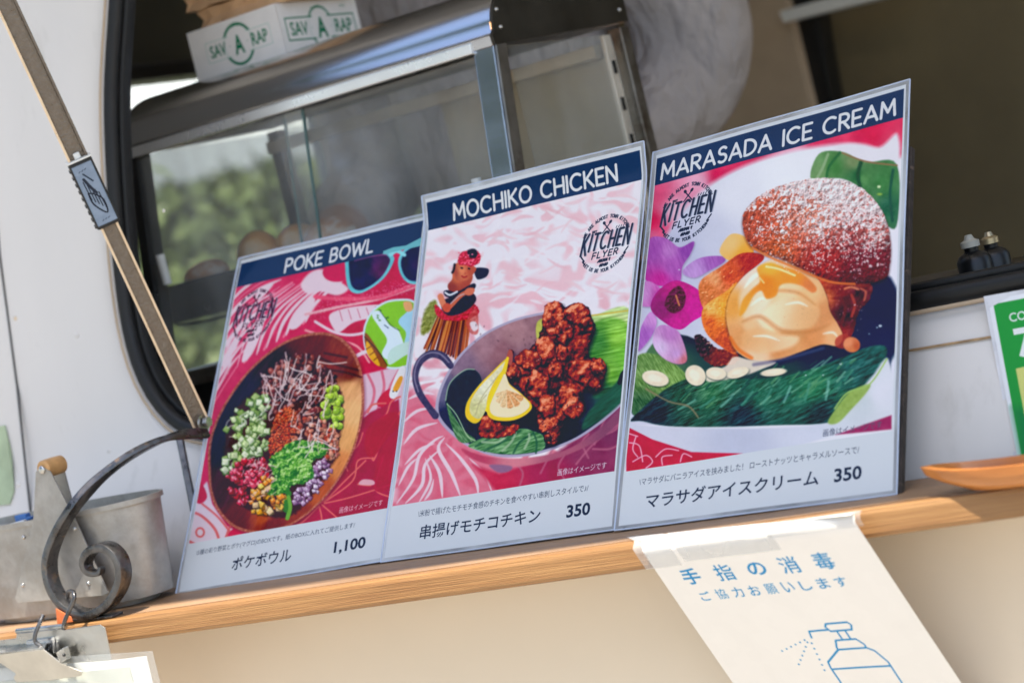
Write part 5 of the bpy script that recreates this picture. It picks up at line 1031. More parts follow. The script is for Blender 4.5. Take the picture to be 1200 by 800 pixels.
box('back_panel', (.045, cyb-.012, (cb_+ct)/2), (.20, .004, ct-cb_-.02), mat('frosted_panel', (.66, .58, .45), .45, .3, var=.12, vs=9, bump=.2), wm)
tube('heater_element', [(cx1-.10, .285, ct+.016), (cx1-.012, .285, ct+.016)], .003, M['glow'], wm)
box('roof_liner', ((cx0+cx1)/2, .385, ct+.034), (cx1-cx0-.012, .15, .002), mat('liner_steel', (.52, .47, .42), .4, .9, var=.2), wm)
def pane(name, x0_, x1_, yo, z0=cb_+.004, z1=ct-.008):
    P = [(x0_, yf(z0)+yo, z0), (x1_, yf(z0)+yo, z0), (x1_, yf(z1)+yo, z1), (x0_, yf(z1)+yo, z1)]
    hexa(name, P+[(a, b+.003, c) for a, b, c in P], M['glass'], wm)
pane('glass_pane', cx0+.012, -.058, .004); pane('glass_pane', -.085, cx1-.02, .011)
ge = mat('glass_edge', (.10, .17, .16), .15, var=.1)
post('glass_edge', -.0575, .0016, .0036, cb_+.004, ct-.008, ge, .0036); post('glass_edge', -.085, .0016, .0036, cb_+.004, ct-.008, ge, .0106)
box('side_glass', (cx1-.006, .365, (cb_+ct)/2), (.003, .17, ct-cb_-.01), M['glass'], wm)
hp = at(195, 315, 'y', yf(.25)-.001); tube('door_handle', [hp+Vector((0, -.003, -.014)), hp+Vector((0, -.004, .014))], .0042, M['plastic_w'], wm)
hp = at(562, 214, 'y', yf(.26)); tube('door_handle', [hp+Vector((0, -.004, -.03)), hp+Vector((0, -.004, .004))], .0042, M['plastic_w'], wm)
# tray of bread
tray = empty('baking_tray', (-.2, .36, .262), label='black tray with a wire handle holding bread inside the food warmer', cat='tray')
zt = .2635; P0 = at(200, 338, 'y', .355)
bm = bmesh.new()
xs0, xs1 = P0.x+.004, -.03; ys0, ys1 = .30, .43; top_z = P0.z
o1 = [(xs0, ys0), (xs1, ys0), (xs1, ys1), (xs0, ys1)]; i1 = [(xs0+.02, ys0+.012), (xs1-.02, ys0+.012), (xs1-.02, ys1-.012), (xs0+.02, ys1-.012)]
va = [bm.verts.new((x, y, top_z)) for x, y in o1]; vb = [bm.verts.new((x, y, top_z-.035)) for x, y in i1]
for k in range(4): bm.faces.new((va[k], va[(k+1) % 4], vb[(k+1) % 4], vb[k]))
bm.faces.new(vb)
tb = done('tray_pan', bm, M['black'], tray); sm = tb.modifiers.new('thick', 'SOLIDIFY'); sm.thickness = .002
tube('tray_rim', [(x, y, top_z) for x, y in o1], .002, M['black'], tray, closed=True)
hw = [at(*q, 'y', .33) for q in ((268, 352), (240, 362), (212, 368), (204, 372), (206, 378), (216, 380), (246, 375), (272, 369))]
tube('wire_handle', smooth_path(hw, 4), .0016, M['black'], tray)
rb_ = random.Random(3)
BR_ = [((240, 318), .35, .030, .017, 'crust2', 'flat brown roll lying at the left end of the tray'), ((303, 294), .35, .030, .026, 'crust', 'pale sided round roll, second from the left in the warmer'), ((352, 284), .36, .031, .026, 'crust', 'golden topped roll between two paler ones in the warmer'), ((388, 276), .345, .034, .026, 'crust2', 'sugar dusted bun behind the glass edge, rightmost in the warmer'), ((330, 305), .32, .028, .02, 'crust2', 'small brown roll low at the front of the tray')]
for k, (q, y, r, h, m, l) in enumerate(BR_):
    r *= .82; h *= .85; p = at(*q, 'y', y); bm = bmesh.new(); bmesh.ops.create_icosphere(bm, subdivisions=4, radius=1)
    for v in bm.verts:
        n1 = 1+.05*math.sin(v.co.x*3+k)+.04*math.sin(v.co.y*4+k*2); v.co = Vector((v.co.x*r*n1, v.co.y*r*.9*n1, (v.co.z if v.co.z > 0 else v.co.z*.6)*h*n1))
    tag(done('bread_roll', bm, M[m], loc=(p.x, p.y, p.z-.004), smooth='all'), l, 'bread roll', 'bread rolls inside the food warmer')
# ================================================================ carton and paper bags on the warmer
bx = empty('carton', (-.05, .38, .428), label='pale carton of wrap sheets with green lettering lying on top of the warmer', cat='carton')
c0 = Vector((-.1115, .3195, .4285)); LX = .112; LY = .122; HH = .0475
GREEN = (20, 116, 78)
def carton_art(w, h, part):
    A = Art(0, 0, w, h, 10, (232, 226, 218)); A.fill([(-2, -2), (w+2, -2), (w+2, h+2), (-2, h+2)], grain((232, 226, 218), 4, .1), .3, False)
    cxx, cyy, rr = (w*.53, h*.52, h*.40) if part == 'a' else (w*.50, h*.53, h*.42)
    n = 44
    for k in range(n): A.stroke([(cxx+rr*.94*math.cos(2*math.pi*k/n), cyy+rr*math.sin(2*math.pi*k/n)), (cxx+rr*.94*math.cos(2*math.pi*(k+.75)/n), cyy+rr*math.sin(2*math.pi*(k+.75)/n))], 1.1 if part == 'a' else .8, GREEN, .2, False)
    A.stroke([(cxx+rr*.86*math.cos(t/8), cyy+rr*.92*math.sin(t/8)) for t in range(52)], .25, GREEN, .2, False)
    wb, hb = (w*.36, h*.20) if part == 'a' else (w*.43, h*.22)
    A.fill([(cxx-wb, cyy-hb), (cxx+wb, cyy-hb), (cxx+wb, cyy+hb), (cxx-wb, cyy+hb)], (232, 226, 218), .2, False, .92)
    A.stroke([(cxx-wb, cyy-hb), (cxx+wb, cyy-hb), (cxx+wb, cyy+hb), (cxx-wb, cyy+hb), (cxx-wb, cyy-hb)], .22 if part == 'a' else .7, (150, 190, 170) if part == 'a' else GREEN, .2, False)
    A.oval(cxx, cyy, rr*.7, rr*.9, 0, (232, 226, 218), .3)
    f_text(A, 'SAV', cxx-wb*.90, cyy+hb*.62, hb*1.25, GREEN, width=wb*.5, bold=.02); f_text(A, 'RAP', cxx+wb*.40, cyy+hb*.62, hb*1.25, GREEN, width=wb*.5, bold=.02)
    f_text(A, 'A', cxx-wb*.15, cyy+hb*1.0, hb*1.9, GREEN, width=wb*.3, bold=.035)
    for s in (-1, 1): A.oval(cxx+s*wb*.28, cyy, .5, .5, 0, GREEN, .2)
    f_text(A, 'SUPER', cxx-wb*.2, cyy-hb*1.7, 1.7, GREEN, width=wb*.4)
    if part == 'b': f_text(A, 'WE612', w*.78, h*.16, 2.2, GREEN)
    return print_mat('carton_print', A, rough=.6)
def quad_face(name, pts, m, parent):
    bm = bmesh.new(); ul = bm.loops.layers.uv.new('UVMap'); f = bm.faces.new([bm.verts.new(p) for p in pts])
    for l, t in zip(f.loops, ((0, 0), (1, 0), (1, 1), (0, 1))): l[ul].uv = t
    me = bpy.data.meshes.new(name); bm.to_mesh(me); bm.free(); return link(name, me, m, parent)
box('carton_body', (c0.x-LX/2, c0.y+LY/2, c0.z+HH/2), (LX, LY, HH), M['card'], bx, bevel=.001)
e_ = .0004
quad_face('printed_side', [(c0.x-LX, c0.y-e_, c0.z), (c0.x, c0.y-e_, c0.z), (c0.x, c0.y-e_, c0.z+HH), (c0.x-LX, c0.y-e_, c0.z+HH)], carton_art(110, 47, 'a'), bx)
quad_face('printed_end', [(c0.x+e_, c0.y, c0.z), (c0.x+e_, c0.y+LY, c0.z), (c0.x+e_, c0.y+LY, c0.z+HH), (c0.x+e_, c0.y, c0.z+HH)], carton_art(120, 47, 'b'), bx)
def bag(y, z, h, dx, seed, label):
    rr = random.Random(seed); bm = bmesh.new(); n = 14; x0_, x1_ = c0.x-LX+.006+dx, c0.x-.012+dx+.02; L0 = []
    for j in range(2):
        for k in range(3):
            L0.append([bm.verts.new((x0_+(x1_-x0_)*i/n, y+(.105*j), z+h*k/2+rr.uniform(-.0012, .0012))) for i in range(n+1)])
            for i, v in enumerate(L0[-1]): v.co.y += rr.uniform(-.0015, .0015)+(.003 if k == 1 and j == 0 else 0); v.co.x += .004*(k == 1)*(1 if i == 0 else 0)
    for a, b in ((0, 1), (1, 2), (2, 5), (5, 4), (4, 3), (3, 0)):
        for i in range(n): bm.faces.new((L0[a][i], L0[a][i+1], L0[b][i+1], L0[b][i]))
    bm.faces.new([L0[k][0] for k in (0, 1, 2, 5, 4, 3)]); bm.faces.new([L0[k][n] for k in (0, 1, 2, 5, 4, 3)])
    t = done('paper_bag', bm, M['kraft'], None, bevel=0)
    t.location = (0, 0, 0); return tag(t, label, 'paper bag', 'folded kraft paper bags on the carton')
bag(.326, .4765, .0165, .006, 1, 'lower folded brown paper bag lying directly on the carton')
bag(.322, .4945, .0165, -.004, 2, 'upper folded brown paper bag, topmost of the pile')
bag(.330, .5125, .015, .002, 3, 'folded brown paper bag at the very top edge of the photo')
# ================================================================ the worker
wk = empty('person', (-.215, .84, ZF), label='worker in a loose off white shirt standing behind the food warmer', cat='person')
def skin(name, pts, edges, m, parent, root=0, sub=2):
    me = bpy.data.meshes.new(name); me.from_pydata([p[:3] for p in pts], edges, []); o = link(name, me, None, None)
    md = o.modifiers.new('s', 'SKIN'); sk = me.skin_vertices[0].data
    for i, p in enumerate(pts): sk[i].radius = (p[3], p[4] if len(p) > 4 else p[3]); sk[i].use_root = i == root
    s2 = o.modifiers.new('d', 'SUBSURF'); s2.levels = s2.render_levels = sub; md.use_smooth_shade = True
    dg = bpy.context.evaluated_depsgraph_get(); nm = bpy.data.meshes.new_from_object(o.evaluated_get(dg)); bpy.data.objects.remove(o); nm.name = name
    for p in nm.polygons: p.use_smooth = True
    nm.materials.clear(); return link(name, nm, m, parent)
X, Y, Z = -.215, .84, ZF
body = [(X, Y, Z+.90, .13, .10), (X, Y, Z+1.05, .125, .10), (X, Y, Z+1.22, .14, .105), (X, Y, Z+1.35, .12, .09), (X, Y-.01, Z+1.44, .055), (X, Y-.02, Z+1.50, .05), (X, Y-.03, Z+1.58, .085, .095), (X, Y-.03, Z+1.67, .075, .085),
        (X+.19, Y, Z+1.34, .055), (X+.235, Y+.04, Z+1.09, .045), (X+.17, Y-.17, Z+1.04, .034), (X+.15, Y-.22, Z+1.03, .03),
        (X-.19, Y, Z+1.34, .055), (X-.235, Y+.03, Z+1.09, .045), (X-.17, Y-.17, Z+1.04, .034), (X-.15, Y-.22, Z+1.03, .03),
        (X+.09, Y, Z+.82, .09), (X+.10, Y, Z+.45, .06), (X+.10, Y+.02, Z+.08, .04), (X+.10, Y-.12, Z+.035, .035),
        (X-.09, Y, Z+.82, .09), (X-.10, Y, Z+.45, .06), (X-.10, Y+.02, Z+.08, .04), (X-.10, Y-.12, Z+.035, .035)]
hands = []
for s in (1, -1):
    b0 = len(body); w_ = 11 if s > 0 else 15
    body.append((X+s*.135, Y-.27, Z+1.025, .026, .014)); hands.append((w_, b0))
    for j in range(4):
        a = len(body); fx = X+s*(.155-.016*j); body.append((fx, Y-.315, Z+1.02, .0085)); body.append((fx-s*.002, Y-.345+.004*abs(j-1), Z+1.005, .0075)); hands += [(b0, a), (a, a+1)]
    a = len(body); body.append((X+s*.10, Y-.275, Z+1.015, .0095)); body.append((X+s*.088, Y-.30, Z+1.0, .008)); hands += [(b0, a), (a, a+1)]
skin('body', body, [(0, 1), (1, 2), (2, 3), (3, 4), (4, 5), (5, 6), (6, 7), (3, 8), (8, 9), (9, 10), (10, 11), (3, 12), (12, 13), (13, 14), (14, 15), (0, 16), (16, 17), (17, 18), (18, 19), (0, 20), (20, 21), (21, 22), (22, 23)]+hands, M['skin'], wk)
sh = [(X, Y, Z+.86, .165, .13), (X, Y, Z+1.05, .16, .13), (X, Y, Z+1.22, .165, .13), (X, Y, Z+1.36, .13, .11), (X, Y-.01, Z+1.44, .062),
      (X+.185, Y, Z+1.34, .082), (X+.225, Y+.04, Z+1.21, .082), (X+.215, Y+.03, Z+1.10, .074), (X+.175, Y-.16, Z+1.045, .048),
      (X-.185, Y, Z+1.34, .082), (X-.225, Y+.03, Z+1.21, .08), (X-.215, Y+.02, Z+1.10, .072), (X-.175, Y-.16, Z+1.045, .048)]
so_ = skin('shirt', sh, [(0, 1), (1, 2), (2, 3), (3, 4), (3, 5), (5, 6), (6, 7), (7, 8), (3, 9), (9, 10), (10, 11), (11, 12)], M['shirt'], wk, sub=4)
for v in so_.data.vertices:    # folds
    c_ = v.co; n1 = math.sin(c_.z*38+c_.x*22+2*math.sin(c_.y*17))+.6*math.sin(c_.z*70-c_.x*45+c_.y*30)
    n1 = 1-2*abs(math.sin(c_.z*21+c_.x*15+3*math.sin(c_.y*9+c_.z*6)))**.6+.5*math.sin(c_.z*55+c_.x*60); n1 = math.sin(c_.x*34+c_.z*19+1.2*math.sin(c_.z*13))*.6+.5*math.sin(c_.x*21-c_.z*33+1.3); v.co += v.normal*(.005*n1)
skin('trousers', [(X, Y, Z+.88, .15, .12), (X+.095, Y, Z+.80, .105), (X+.10, Y, Z+.45, .085), (X+.10, Y+.02, Z+.10, .065), (X-.095, Y, Z+.80, .105), (X-.10, Y, Z+.45, .085), (X-.10, Y+.02, Z+.10, .065)], [(0, 1), (1, 2), (2, 3), (0, 4), (4, 5), (5, 6)], M['trouser'], wk)
bm = bmesh.new(); bmesh.ops.create_uvsphere(bm, u_segments=20, v_segments=14, radius=.1)
for v in bm.verts: v.co = Vector((v.co.x*.98, v.co.y*1.05+.012, v.co.z*1.05+(.04 if v.co.y < -.02 and v.co.z < .03 else 0)))
done('hair', bm, M['hair'], wk, loc=(X, Y-.01, Z+1.66), smooth='all')
for s in (-1, 1):
    bm = bmesh.new(); bmesh.ops.create_uvsphere(bm, u_segments=10, v_segments=8, radius=.009); done('eye', bm, M['black'], wk, loc=(X+s*.03, Y-.118, Z+1.62), smooth='all')
    bm = bmesh.new(); bmesh.ops.create_uvsphere(bm, u_segments=10, v_segments=8, radius=.022)
    for v in bm.verts: v.co.x *= .4
    done('ear', bm, M['skin'], wk, loc=(X+s*.087, Y-.02, Z+1.61), smooth='all')
bm = bmesh.new(); lathe(bm, [(.016, 0), (.012, .02), (.004, .04)], 10); done('nose', bm, M['skin'], wk, loc=(X, Y-.118, Z+1.575), smooth='all')
box('mouth', (X, Y-.117, Z+1.555), (.04, .006, .007), mat('lips', (.35, .12, .1), .5), wk, bevel=.002)
# ================================================================ small black bottles behind the sill
def bottle(px, y, h, r, label, tip):
    p = at(px, 330, 'y', y); z0 = .0955; h = at(px, 278 if px < 1160 else 274, 'y', y).z-z0
    b = empty('sauce_bottle', (p.x, y, z0), label=label, cat='bottle', group='small black bottles behind the sill')
    bm = bmesh.new(); lathe(bm, [(r*.9, 0), (r, .004), (r, h*.62), (r*.8, h*.72), (r*.42, h*.78), (r*.42, h*.9)], 20); done('bottle_body', bm, M['black'], b, loc=(p.x, y, z0), smooth=True)
    bm = bmesh.new(); lathe(bm, [(r*.55, 0), (r*.55, h*.1), (r*.3, h*.14), (r*.2, h*.22)], 16); done('bottle_cap', bm, tip, b, loc=(p.x, y, z0+h*.86), smooth=True)
tipm = mat('pale_cap', (.50, .48, .40), .4)
bottle(1147, .22, .040, .0125, 'black bottle with a grey cap, left one of the pair behind the sill', tipm)
bottle(1171, .24, .043, .012, 'black bottle with a gold cap, right one of the pair behind the sill', mat('gold_cap', (.62, .50, .30), .35, .8))
# ================================================================ green notice on the trailer wall
gs = empty('green_notice', on_wall(1195, 545, -.001), label='green laminated notice with white lettering on the trailer wall at the right edge', cat='notice')
g0 = [on_wall(*q, -.003) for q in ((1158, 352), (1194, 546))]; wv_ = Vector((1, 0, 0))*.20
A = Art(0, 0, 200, 106, 6, (226, 228, 230))
A.fill([(3, 3), (198, 3), (198, 110), (3, 110)], (38, 150, 62), .4, False); A.fill([(3, 70), (198, 96), (198, 110), (3, 110)], (30, 128, 66), 8, False)
f_text(A, 'CO2削', 12, 17, 7.5, (222, 228, 222), bold=.012); f_text(A, '7', 13, 40, 19, (226, 230, 226), width=14, bold=.03)
A.fill([(10, 46), (60, 43), (60, 112), (10, 112)], (206, 208, 122), .5, False); A.fill([(24, 56), (70, 52), (70, 90), (24, 94)], (48, 146, 70), .5, False)
A.stroke([(14, 92), (20, 88), (26, 90), (22, 98), (14, 100), (20, 104), (34, 96)], .7, (200, 222, 206), .4)
quad_face('printed_sheet', [g0[1], g0[1]+wv_, g0[0]+wv_+Vector((0, 0, 0)), g0[0]], print_mat('notice_print', A, rough=.4), gs)
bm = bmesh.new(); q = [p+Vector((0, .0012, 0)) for p in (g0[1]+Vector((-.003, 0, -.002)), g0[1]+wv_, g0[0]+wv_, g0[0]+Vector((-.003, 0, .003)))]
plate(bm, q, .0005, (0, 1, 0)); done('laminate_border', bm, mat('border_film', (.74, .74, .76), .3), gs)
# ================================================================ wooden dish on the counter
bm = bmesh.new(); n = 36; rows = []; d0 = at(1082, 561, 'z', .012); Ld, Wd = .17, .034
for lvl, (k, zz) in enumerate(((.55, 0), (.86, .004), (.97, .009), (1, .0145), (.93, .0148), (.8, .009), (.5, .006))):
    row = []
    for i in range(n):
        a = 2*math.pi*i/n; cx_ = math.cos(a); wy = math.sin(a)*abs(math.sin(a))**.15
        row.append(bm.verts.new((Ld/2*k*cx_ if lvl else Ld/2*.62*cx_, Wd/2*k*wy, zz+.0045*abs(cx_)**3*(lvl > 0))))
    rows.append(row)
for A_, B_ in zip(rows, rows[1:]):
    for i in range(n): bm.faces.new((A_[i], A_[(i+1) % n], B_[(i+1) % n], B_[i]))
bm.faces.new(rows[0]); bm.faces.new(rows[-1])
dz = done('wooden_dish', bm, M['dish'], loc=(d0.x+Ld/2, d0.y-.004, .001), smooth=True); dz.rotation_euler = (0, 0, R(-2))
tag(dz, 'slim boat shaped wooden dish lying on the counter below the green notice', 'dish')
# ================================================================ hand disinfection sheet taped to the counter
BLUE = (44, 136, 190)
A = Art(0, 0, 190, 250, 6, (236, 231, 224)); A.fill([(-5, -5), (200, -5), (200, 260), (-5, 260)], grain((236, 231, 224), 2, .05), 1, False)
for u_, ch in zip((.10, .26, .415, .565, .72), '手指の消毒'): f_text(A, ch, u_*190, 66.5 if ch != 'の' else 65, 14 if ch != 'の' else 11, BLUE, width=16, bold=.010 if ch in '指消毒' else .02)
for k, ch in enumerate('ご協力お願いします'): f_text(A, ch, 23+15*k, 81.5, 8.8 if ch not in 'ごしす' else 8, BLUE, width=9.6, bold=.003 if ch in '協願' else .012)
def ln(*p, r=.75): A.stroke(list(p), r, BLUE, .25, False)
ln((94, 121), (95.5, 115.5), (111, 115.5)); ln((111, 113), (113, 110.5), (131, 110.5), (133, 113), (131, 117), (113, 117), (111, 113))
ln((118, 117.5), (118, 124)); ln((125, 117.5), (125, 124)); ln((109, 131), (112, 125), (129, 125), (133, 130), (133, 133), (109, 133), (109, 131))
ln((109, 133), (94, 143), (93, 148), (93, 240)); ln((133, 133), (138, 136), (143, 146), (143, 240)); ln((93, 149.5), (143, 149.5)); ln((93, 168), (143, 168))
for dx, dy in ((-5.0, 1.6), (-3.9, 3.7), (-.9, 4.8)):
    for k in range(1, 7): A.oval(92+dx*k, 121+dy*k, .8, .8, 0, BLUE, .25)
nm_ = print_mat('notice_paper_print', A, rough=.6)
# outline: over the counter edge, then down and under to the front panel
nt_ = empty('hygiene_notice', (.45, -.03, -.02), label='white paper notice with blue lettering and spray bottle drawing taped over the counter edge', cat='notice')
T0, T1 = at(744, 629, 'z', .0015), at(996, 603, 'z', .0015); T0.z = T1.z = .0014; E0 = at(752, 643, 'y', -.0665); E1 = at(1002, 613, 'y', -.0665)
B0, B1 = at(934, 910, 'y', .030), at(1200, 910, 'y', .030)
NV = 30
def edge_pt(T, E, B, t):
    if t < .09: return T.lerp(Vector((E.x, -.0620, .0014)), t/.09)
    if t < .13: a = (t-.09)/.04*math.pi/2; c_ = Vector((E.x, -.0620, -.0035)); return c_+Vector((0, -.005*math.sin(a), .005*math.cos(a)))
    return Vector((E.x, -.0667, -.0035)).lerp(B, (t-.13)/.87)
bm = bmesh.new(); ul = bm.loops.layers.uv.new('UVMap'); G = []
for j in range(NV+1):
    t = (j/NV)**1.25; a, b = edge_pt(T0, E0, B0, t), edge_pt(T1, E1, B1, t)
    G.append([(bm.verts.new(a.lerp(b, i/16)+Vector((0, -.0008*math.sin(i*.7+j*.2)*t, 0))), (i/16, t)) for i in range(17)])
for j in range(NV):
    for i in range(16):
        q = [G[j][i], G[j+1][i], G[j+1][i+1], G[j][i+1]]; f = bm.faces.new([v for v, _ in q]); f.smooth = True
        for l, (_, (x, y)) in zip(f.loops, q): l[ul].uv = (x, 1-y)
me = bpy.data.meshes.new('paper_sheet'); bm.to_mesh(me); bm.free(); link('paper_sheet', me, nm_, nt_)
for (a, b, t1) in ((-.04, .14, .20), (.16, .62, .19), (.60, 1.03, .15)):
    bm = bmesh.new(); rr = []
    for j in range(9):
        t = .0+t1*j/8; p, q = edge_pt(T0, E0, B0, t), edge_pt(T1, E1, B1, t); o_ = Vector((0, -.0006 if t > .1 else 0, .0007)) ; s_ = .012*(t < .05)
        rr.append((bm.verts.new(p.lerp(q, a)+o_), bm.verts.new(p.lerp(q, b)+o_)))
    for A_, B_ in zip(rr, rr[1:]): bm.faces.new((A_[0], A_[1], B_[1], B_[0]))
    done('tape_strip', bm, M['tape'], nt_, smooth='all')
# ================================================================ wrought iron scroll
sc = empty('scroll_bracket', (-.12, -.04, 0), label='black wrought iron scroll bracket curling on the counter in front of the bucket', cat='bracket')
pts = [(243, 507), (215, 509), (185, 517), (150, 535), (115, 562), (85, 596), (66, 630), (58, 660), (64, 690), (82, 712), (106, 719), (130, 706), (144, 680), (142, 656), (128, 641), (110, 643), (101, 657), (105, 669), (117, 671), (119, 664)]
ys = np.interp(range(len(pts)), (0, 3, 5, 8, len(pts)-1), (.055, -.02, -.060, -.067, -.067))
P = smooth_path([at(*q, 'y', y) for q, y in zip(pts, ys)], 7); N_ = len(P)
bm = bmesh.new(); sweep(bm, P, rrect(.0060, .0120, .0012, 2), up=Vector((0, 1, 0)), scale=[.7+.42*min(1, k/(N_*.3)) if k < N_*.8 else max(.4, 1.12-.7*(k/N_-.8)/.2) for k in range(N_)])
# profile: side lies in the curl's plane, up along the depth
done('scroll_bar', bm, M['iron'], sc, smooth=True)
up_ = [at(210, 510, 'y', .063), at(222, 570, 'y', .051)]; up_.append(up_[1]+(up_[1]-up_[0])*(up_[1].z/(up_[0].z-up_[1].z)))
bm = bmesh.new(); sweep(bm, up_, rrect(.006, .006, .001, 1)); done('upright_bar', bm, M['iron'], sc, smooth=True)
box('foot_plate', (at(112, 722, 'z', 0).x+.012, -.064, .0016), (.05, .013, .002), M['iron'], sc, bevel=.0006)
# ================================================================ galvanised bucket
bk = empty('zinc_bucket', (-.18, .0, 0), label='oval galvanised zinc bucket with wooden grip standing on the counter at far left', cat='bucket')
kx, ky = -.200, -.012; ax_, ay_ = .112, .037; zt_ = .083
bm = bmesh.new(); n = 56; rows = []
pr_ = [(.76, .001), (.768, .004), (.85, .03), (.915, .0535), (.938, .0550), (.940, .0568), (.918, .0585), (.925, .0625), (.948, .0640), (.950, .0658), (.930, .0675), (.985, zt_-.002), (1.01, zt_-.002), (1.012, zt_+.002), (.985, zt_+.002), (.975, zt_-.006), (.9, .006)]
for k, z in pr_: rows.append([bm.verts.new((kx+ax_*k*math.copysign(abs(math.cos(t))**.8, math.cos(t)), ky+ay_*k*math.copysign(abs(math.sin(t))**.8, math.sin(t)), z)) for t in [2*math.pi*i/n for i in range(n)]])
for A_, B_ in zip(rows, rows[1:]):
    for i in range(n): bm.faces.new((A_[i], A_[(i+1) % n], B_[(i+1) % n], B_[i]))
bm.faces.new(rows[0][::-1]); bm.faces.new(rows[-1]); done('bucket_body', bm, M['zinc'], bk, smooth=True)
yfr = ky-ay_-.002
ear = [at(*q, 'y', yfr) for q in ((43, 552), (52, 546), (60, 552), (90, 610), (128, 694), (122, 697), (22, 706), (19, 700), (40, 610))]
bm = bmesh.new(); plate(bm, ear, .0012, (0, -1, 0)); done('handle_ear', bm, M['zinc'], bk, bevel=.0003)
e2 = [p+Vector((0, 0, 0)) for p in [at(*q, 'y', yfr+.019) for q in ((62, 556), (74, 548), (84, 585), (112, 650), (50, 650))]]
bm = bmesh.new(); plate(bm, e2, .0012, (0, 1, 0)); done('handle_ear', bm, M['zinc'], bk, bevel=.0003)
ga = at(50, 550, 'y', yfr-.001); gb = ga+Vector((0, .02, 0))
bm = bmesh.new(); M_ = Matrix.Translation(ga) @ Matrix.Rotation(R(-90), 4, 'X'); lathe(bm, [(.0062, 0), (.0073, .001), (.0076, .010), (.0073, .0205), (.0062, .0215)], 22, M_); done('wooden_grip', bm, mat('grip_wood', (.62, .34, .13), .4, var=.2, vs=60, bump=.3), bk, smooth=True)
bm = bmesh.new(); bmesh.ops.create_uvsphere(bm, u_segments=14, v_segments=8, radius=.0034); 
for v in bm.verts: v.co.y *= .5
done('grip_screw', bm, M['clip'], bk, loc=ga+Vector((0, -.0008, 0)), smooth='all')
for q in ((28, 629), (27, 685), (88, 619), (104, 683)):
    bm = bmesh.new(); bmesh.ops.create_uvsphere(bm, u_segments=10, v_segments=6, radius=.0019); done('rivet', bm, M['clip'], bk, loc=at(*q, 'y', yfr-.0012), smooth='all')
# blue clip on the rim
cl = empty('blue_clip', at(28, 606, 'y', -.03), label='small blue plastic clip on the left rim of the zinc bucket', cat='clip')
p = at(27, 606, 'y', -.035)
for k, (dx, dz, w_, h_) in enumerate(((-.003, 0, .008, .006), (.003, .0005, .007, .005), (.008, -.0015, .006, .003))): box('clip_jaw', (p.x+dx, p.y, p.z+dz), (w_, .006, h_), M['blue'], cl, bevel=.001)
tube('clip_strip', [at(-12, 622, 'y', -.04), at(10, 616, 'y', -.04), at(30, 610, 'y', -.04)], .0014, M['plastic_w'], cl)
# ================================================================ hanging clip board with S hooks and clear sleeve
ch = empty('hanging_clip', at(60, 745, 'y', -.075), label='nickel bulldog clip plate hanging from hooks at the lower left corner', cat='clip')
yc = -.086
def pl(name, pts, y, th, m, parent, bev=.0005, tilt=0):
    bm = bmesh.new(); plate(bm, [at(*q, 'y', y+tilt*max(0, (q[1]-760)/36)) for q in pts], th, (0, -1, 0)); return done(name, bm, m, parent, bevel=bev)
pl('back_plate', [(-20, 752), (20, 747), (21, 739), (70, 733), (76, 737), (118, 731), (124, 735), (132, 773), (60, 781), (-20, 786)], yc, .0012, M['clip'], ch)
tube('rolled_edge', [at(20, 739, 'y', yc-.001), at(77, 733, 'y', yc-.001)], .0022, M['clip'], ch)
pl('front_jaw', [(-20, 768), (52, 760), (72, 776), (97, 786), (96, 791), (60, 796), (20, 798), (17, 793), (20, 788), (2, 776), (-20, 776)], yc-.016, .0014, mat('jaw_nickel', (.66, .63, .56), .35, .8, var=.15, vs=18, bump=.5, bs=90), ch, tilt=.012)
bm = bmesh.new(); a_, b_ = [at(*q, 'y', yc-.016) for q in ((-20, 768), (52, 760))]; c_, d_ = [at(*q, 'y', yc-.001) for q in ((56, 752), (-20, 760))]
plate(bm, [a_, b_, c_, d_], .0012, (0, 0, 1)); done('jaw_bridge', bm, M['clip'], ch, bevel=.0003)
pl('spring_box', [(34, 749), (64, 745), (66, 764), (36, 768)], yc-.0015, .003, M['steel'], ch)
pl('lever_lug', [(72, 762), (80, 756), (84, 770), (76, 774)], yc-.006, .006, M['clip'], ch)
pin = at(75, 767, 'y', yc-.013); bm = bmesh.new(); bmesh.ops.create_uvsphere(bm, u_segments=10, v_segments=6, radius=.0014); done('pivot_pin', bm, M['black'], ch, loc=pin, smooth='all')
def hook(pts, y, label, r=.0017):
    h = tube('s_hook', smooth_path([at(*q, 'y', yy) for q, yy in zip(pts, y)], 6), r, M['iron'], None); return tag(h, label, 'hook', 'hooks holding the clip plate')
hook([(51, 720), (46, 731), (41, 744), (42, 752), (50, 758), (54, 763)], [-.089, -.094, -.098, -.098, -.096, -.090], 'dark bent hook passing through the left half of the clip plate')
hook([(79, 700), (80, 693), (86, 693), (87, 701), (82, 713), (76, 727), (74, 737)], [-.066, -.072, -.080, -.084, -.085, -.087, -.088], 'grey hook looped over the iron scroll, right of the darker hook')
og = pl('orange_tag', [(66, 712), (84, 722), (86, 728), (68, 731)], -.0745, .001, mat('orange_plastic', (.62, .16, .05), .5), None); tag(og, 'small orange tag wedged under the iron scroll by the hooks', 'tag')
sv = empty('clear_sleeve', at(120, 790, 'y', yc), label='clear sleeve with a white card hanging from the clip at the bottom left', cat='sleeve')
pl('sleeve_sheet', [(-20, 778), (90, 768), (179, 762), (206, 870), (-10, 890)], yc-.004, .0008, M['acrylic'], sv)
pl('white_card', [(-20, 783), (60, 778), (122, 774), (172, 768), (196, 868), (-10, 890)], yc-.0022, .0006, M['paper'], sv)
pl('card_panel', [(-20, 800), (152, 781), (176, 880), (-10, 900)], yc-.0032, .0004, mat('cream_card', (.74, .73, .62), .6), sv)
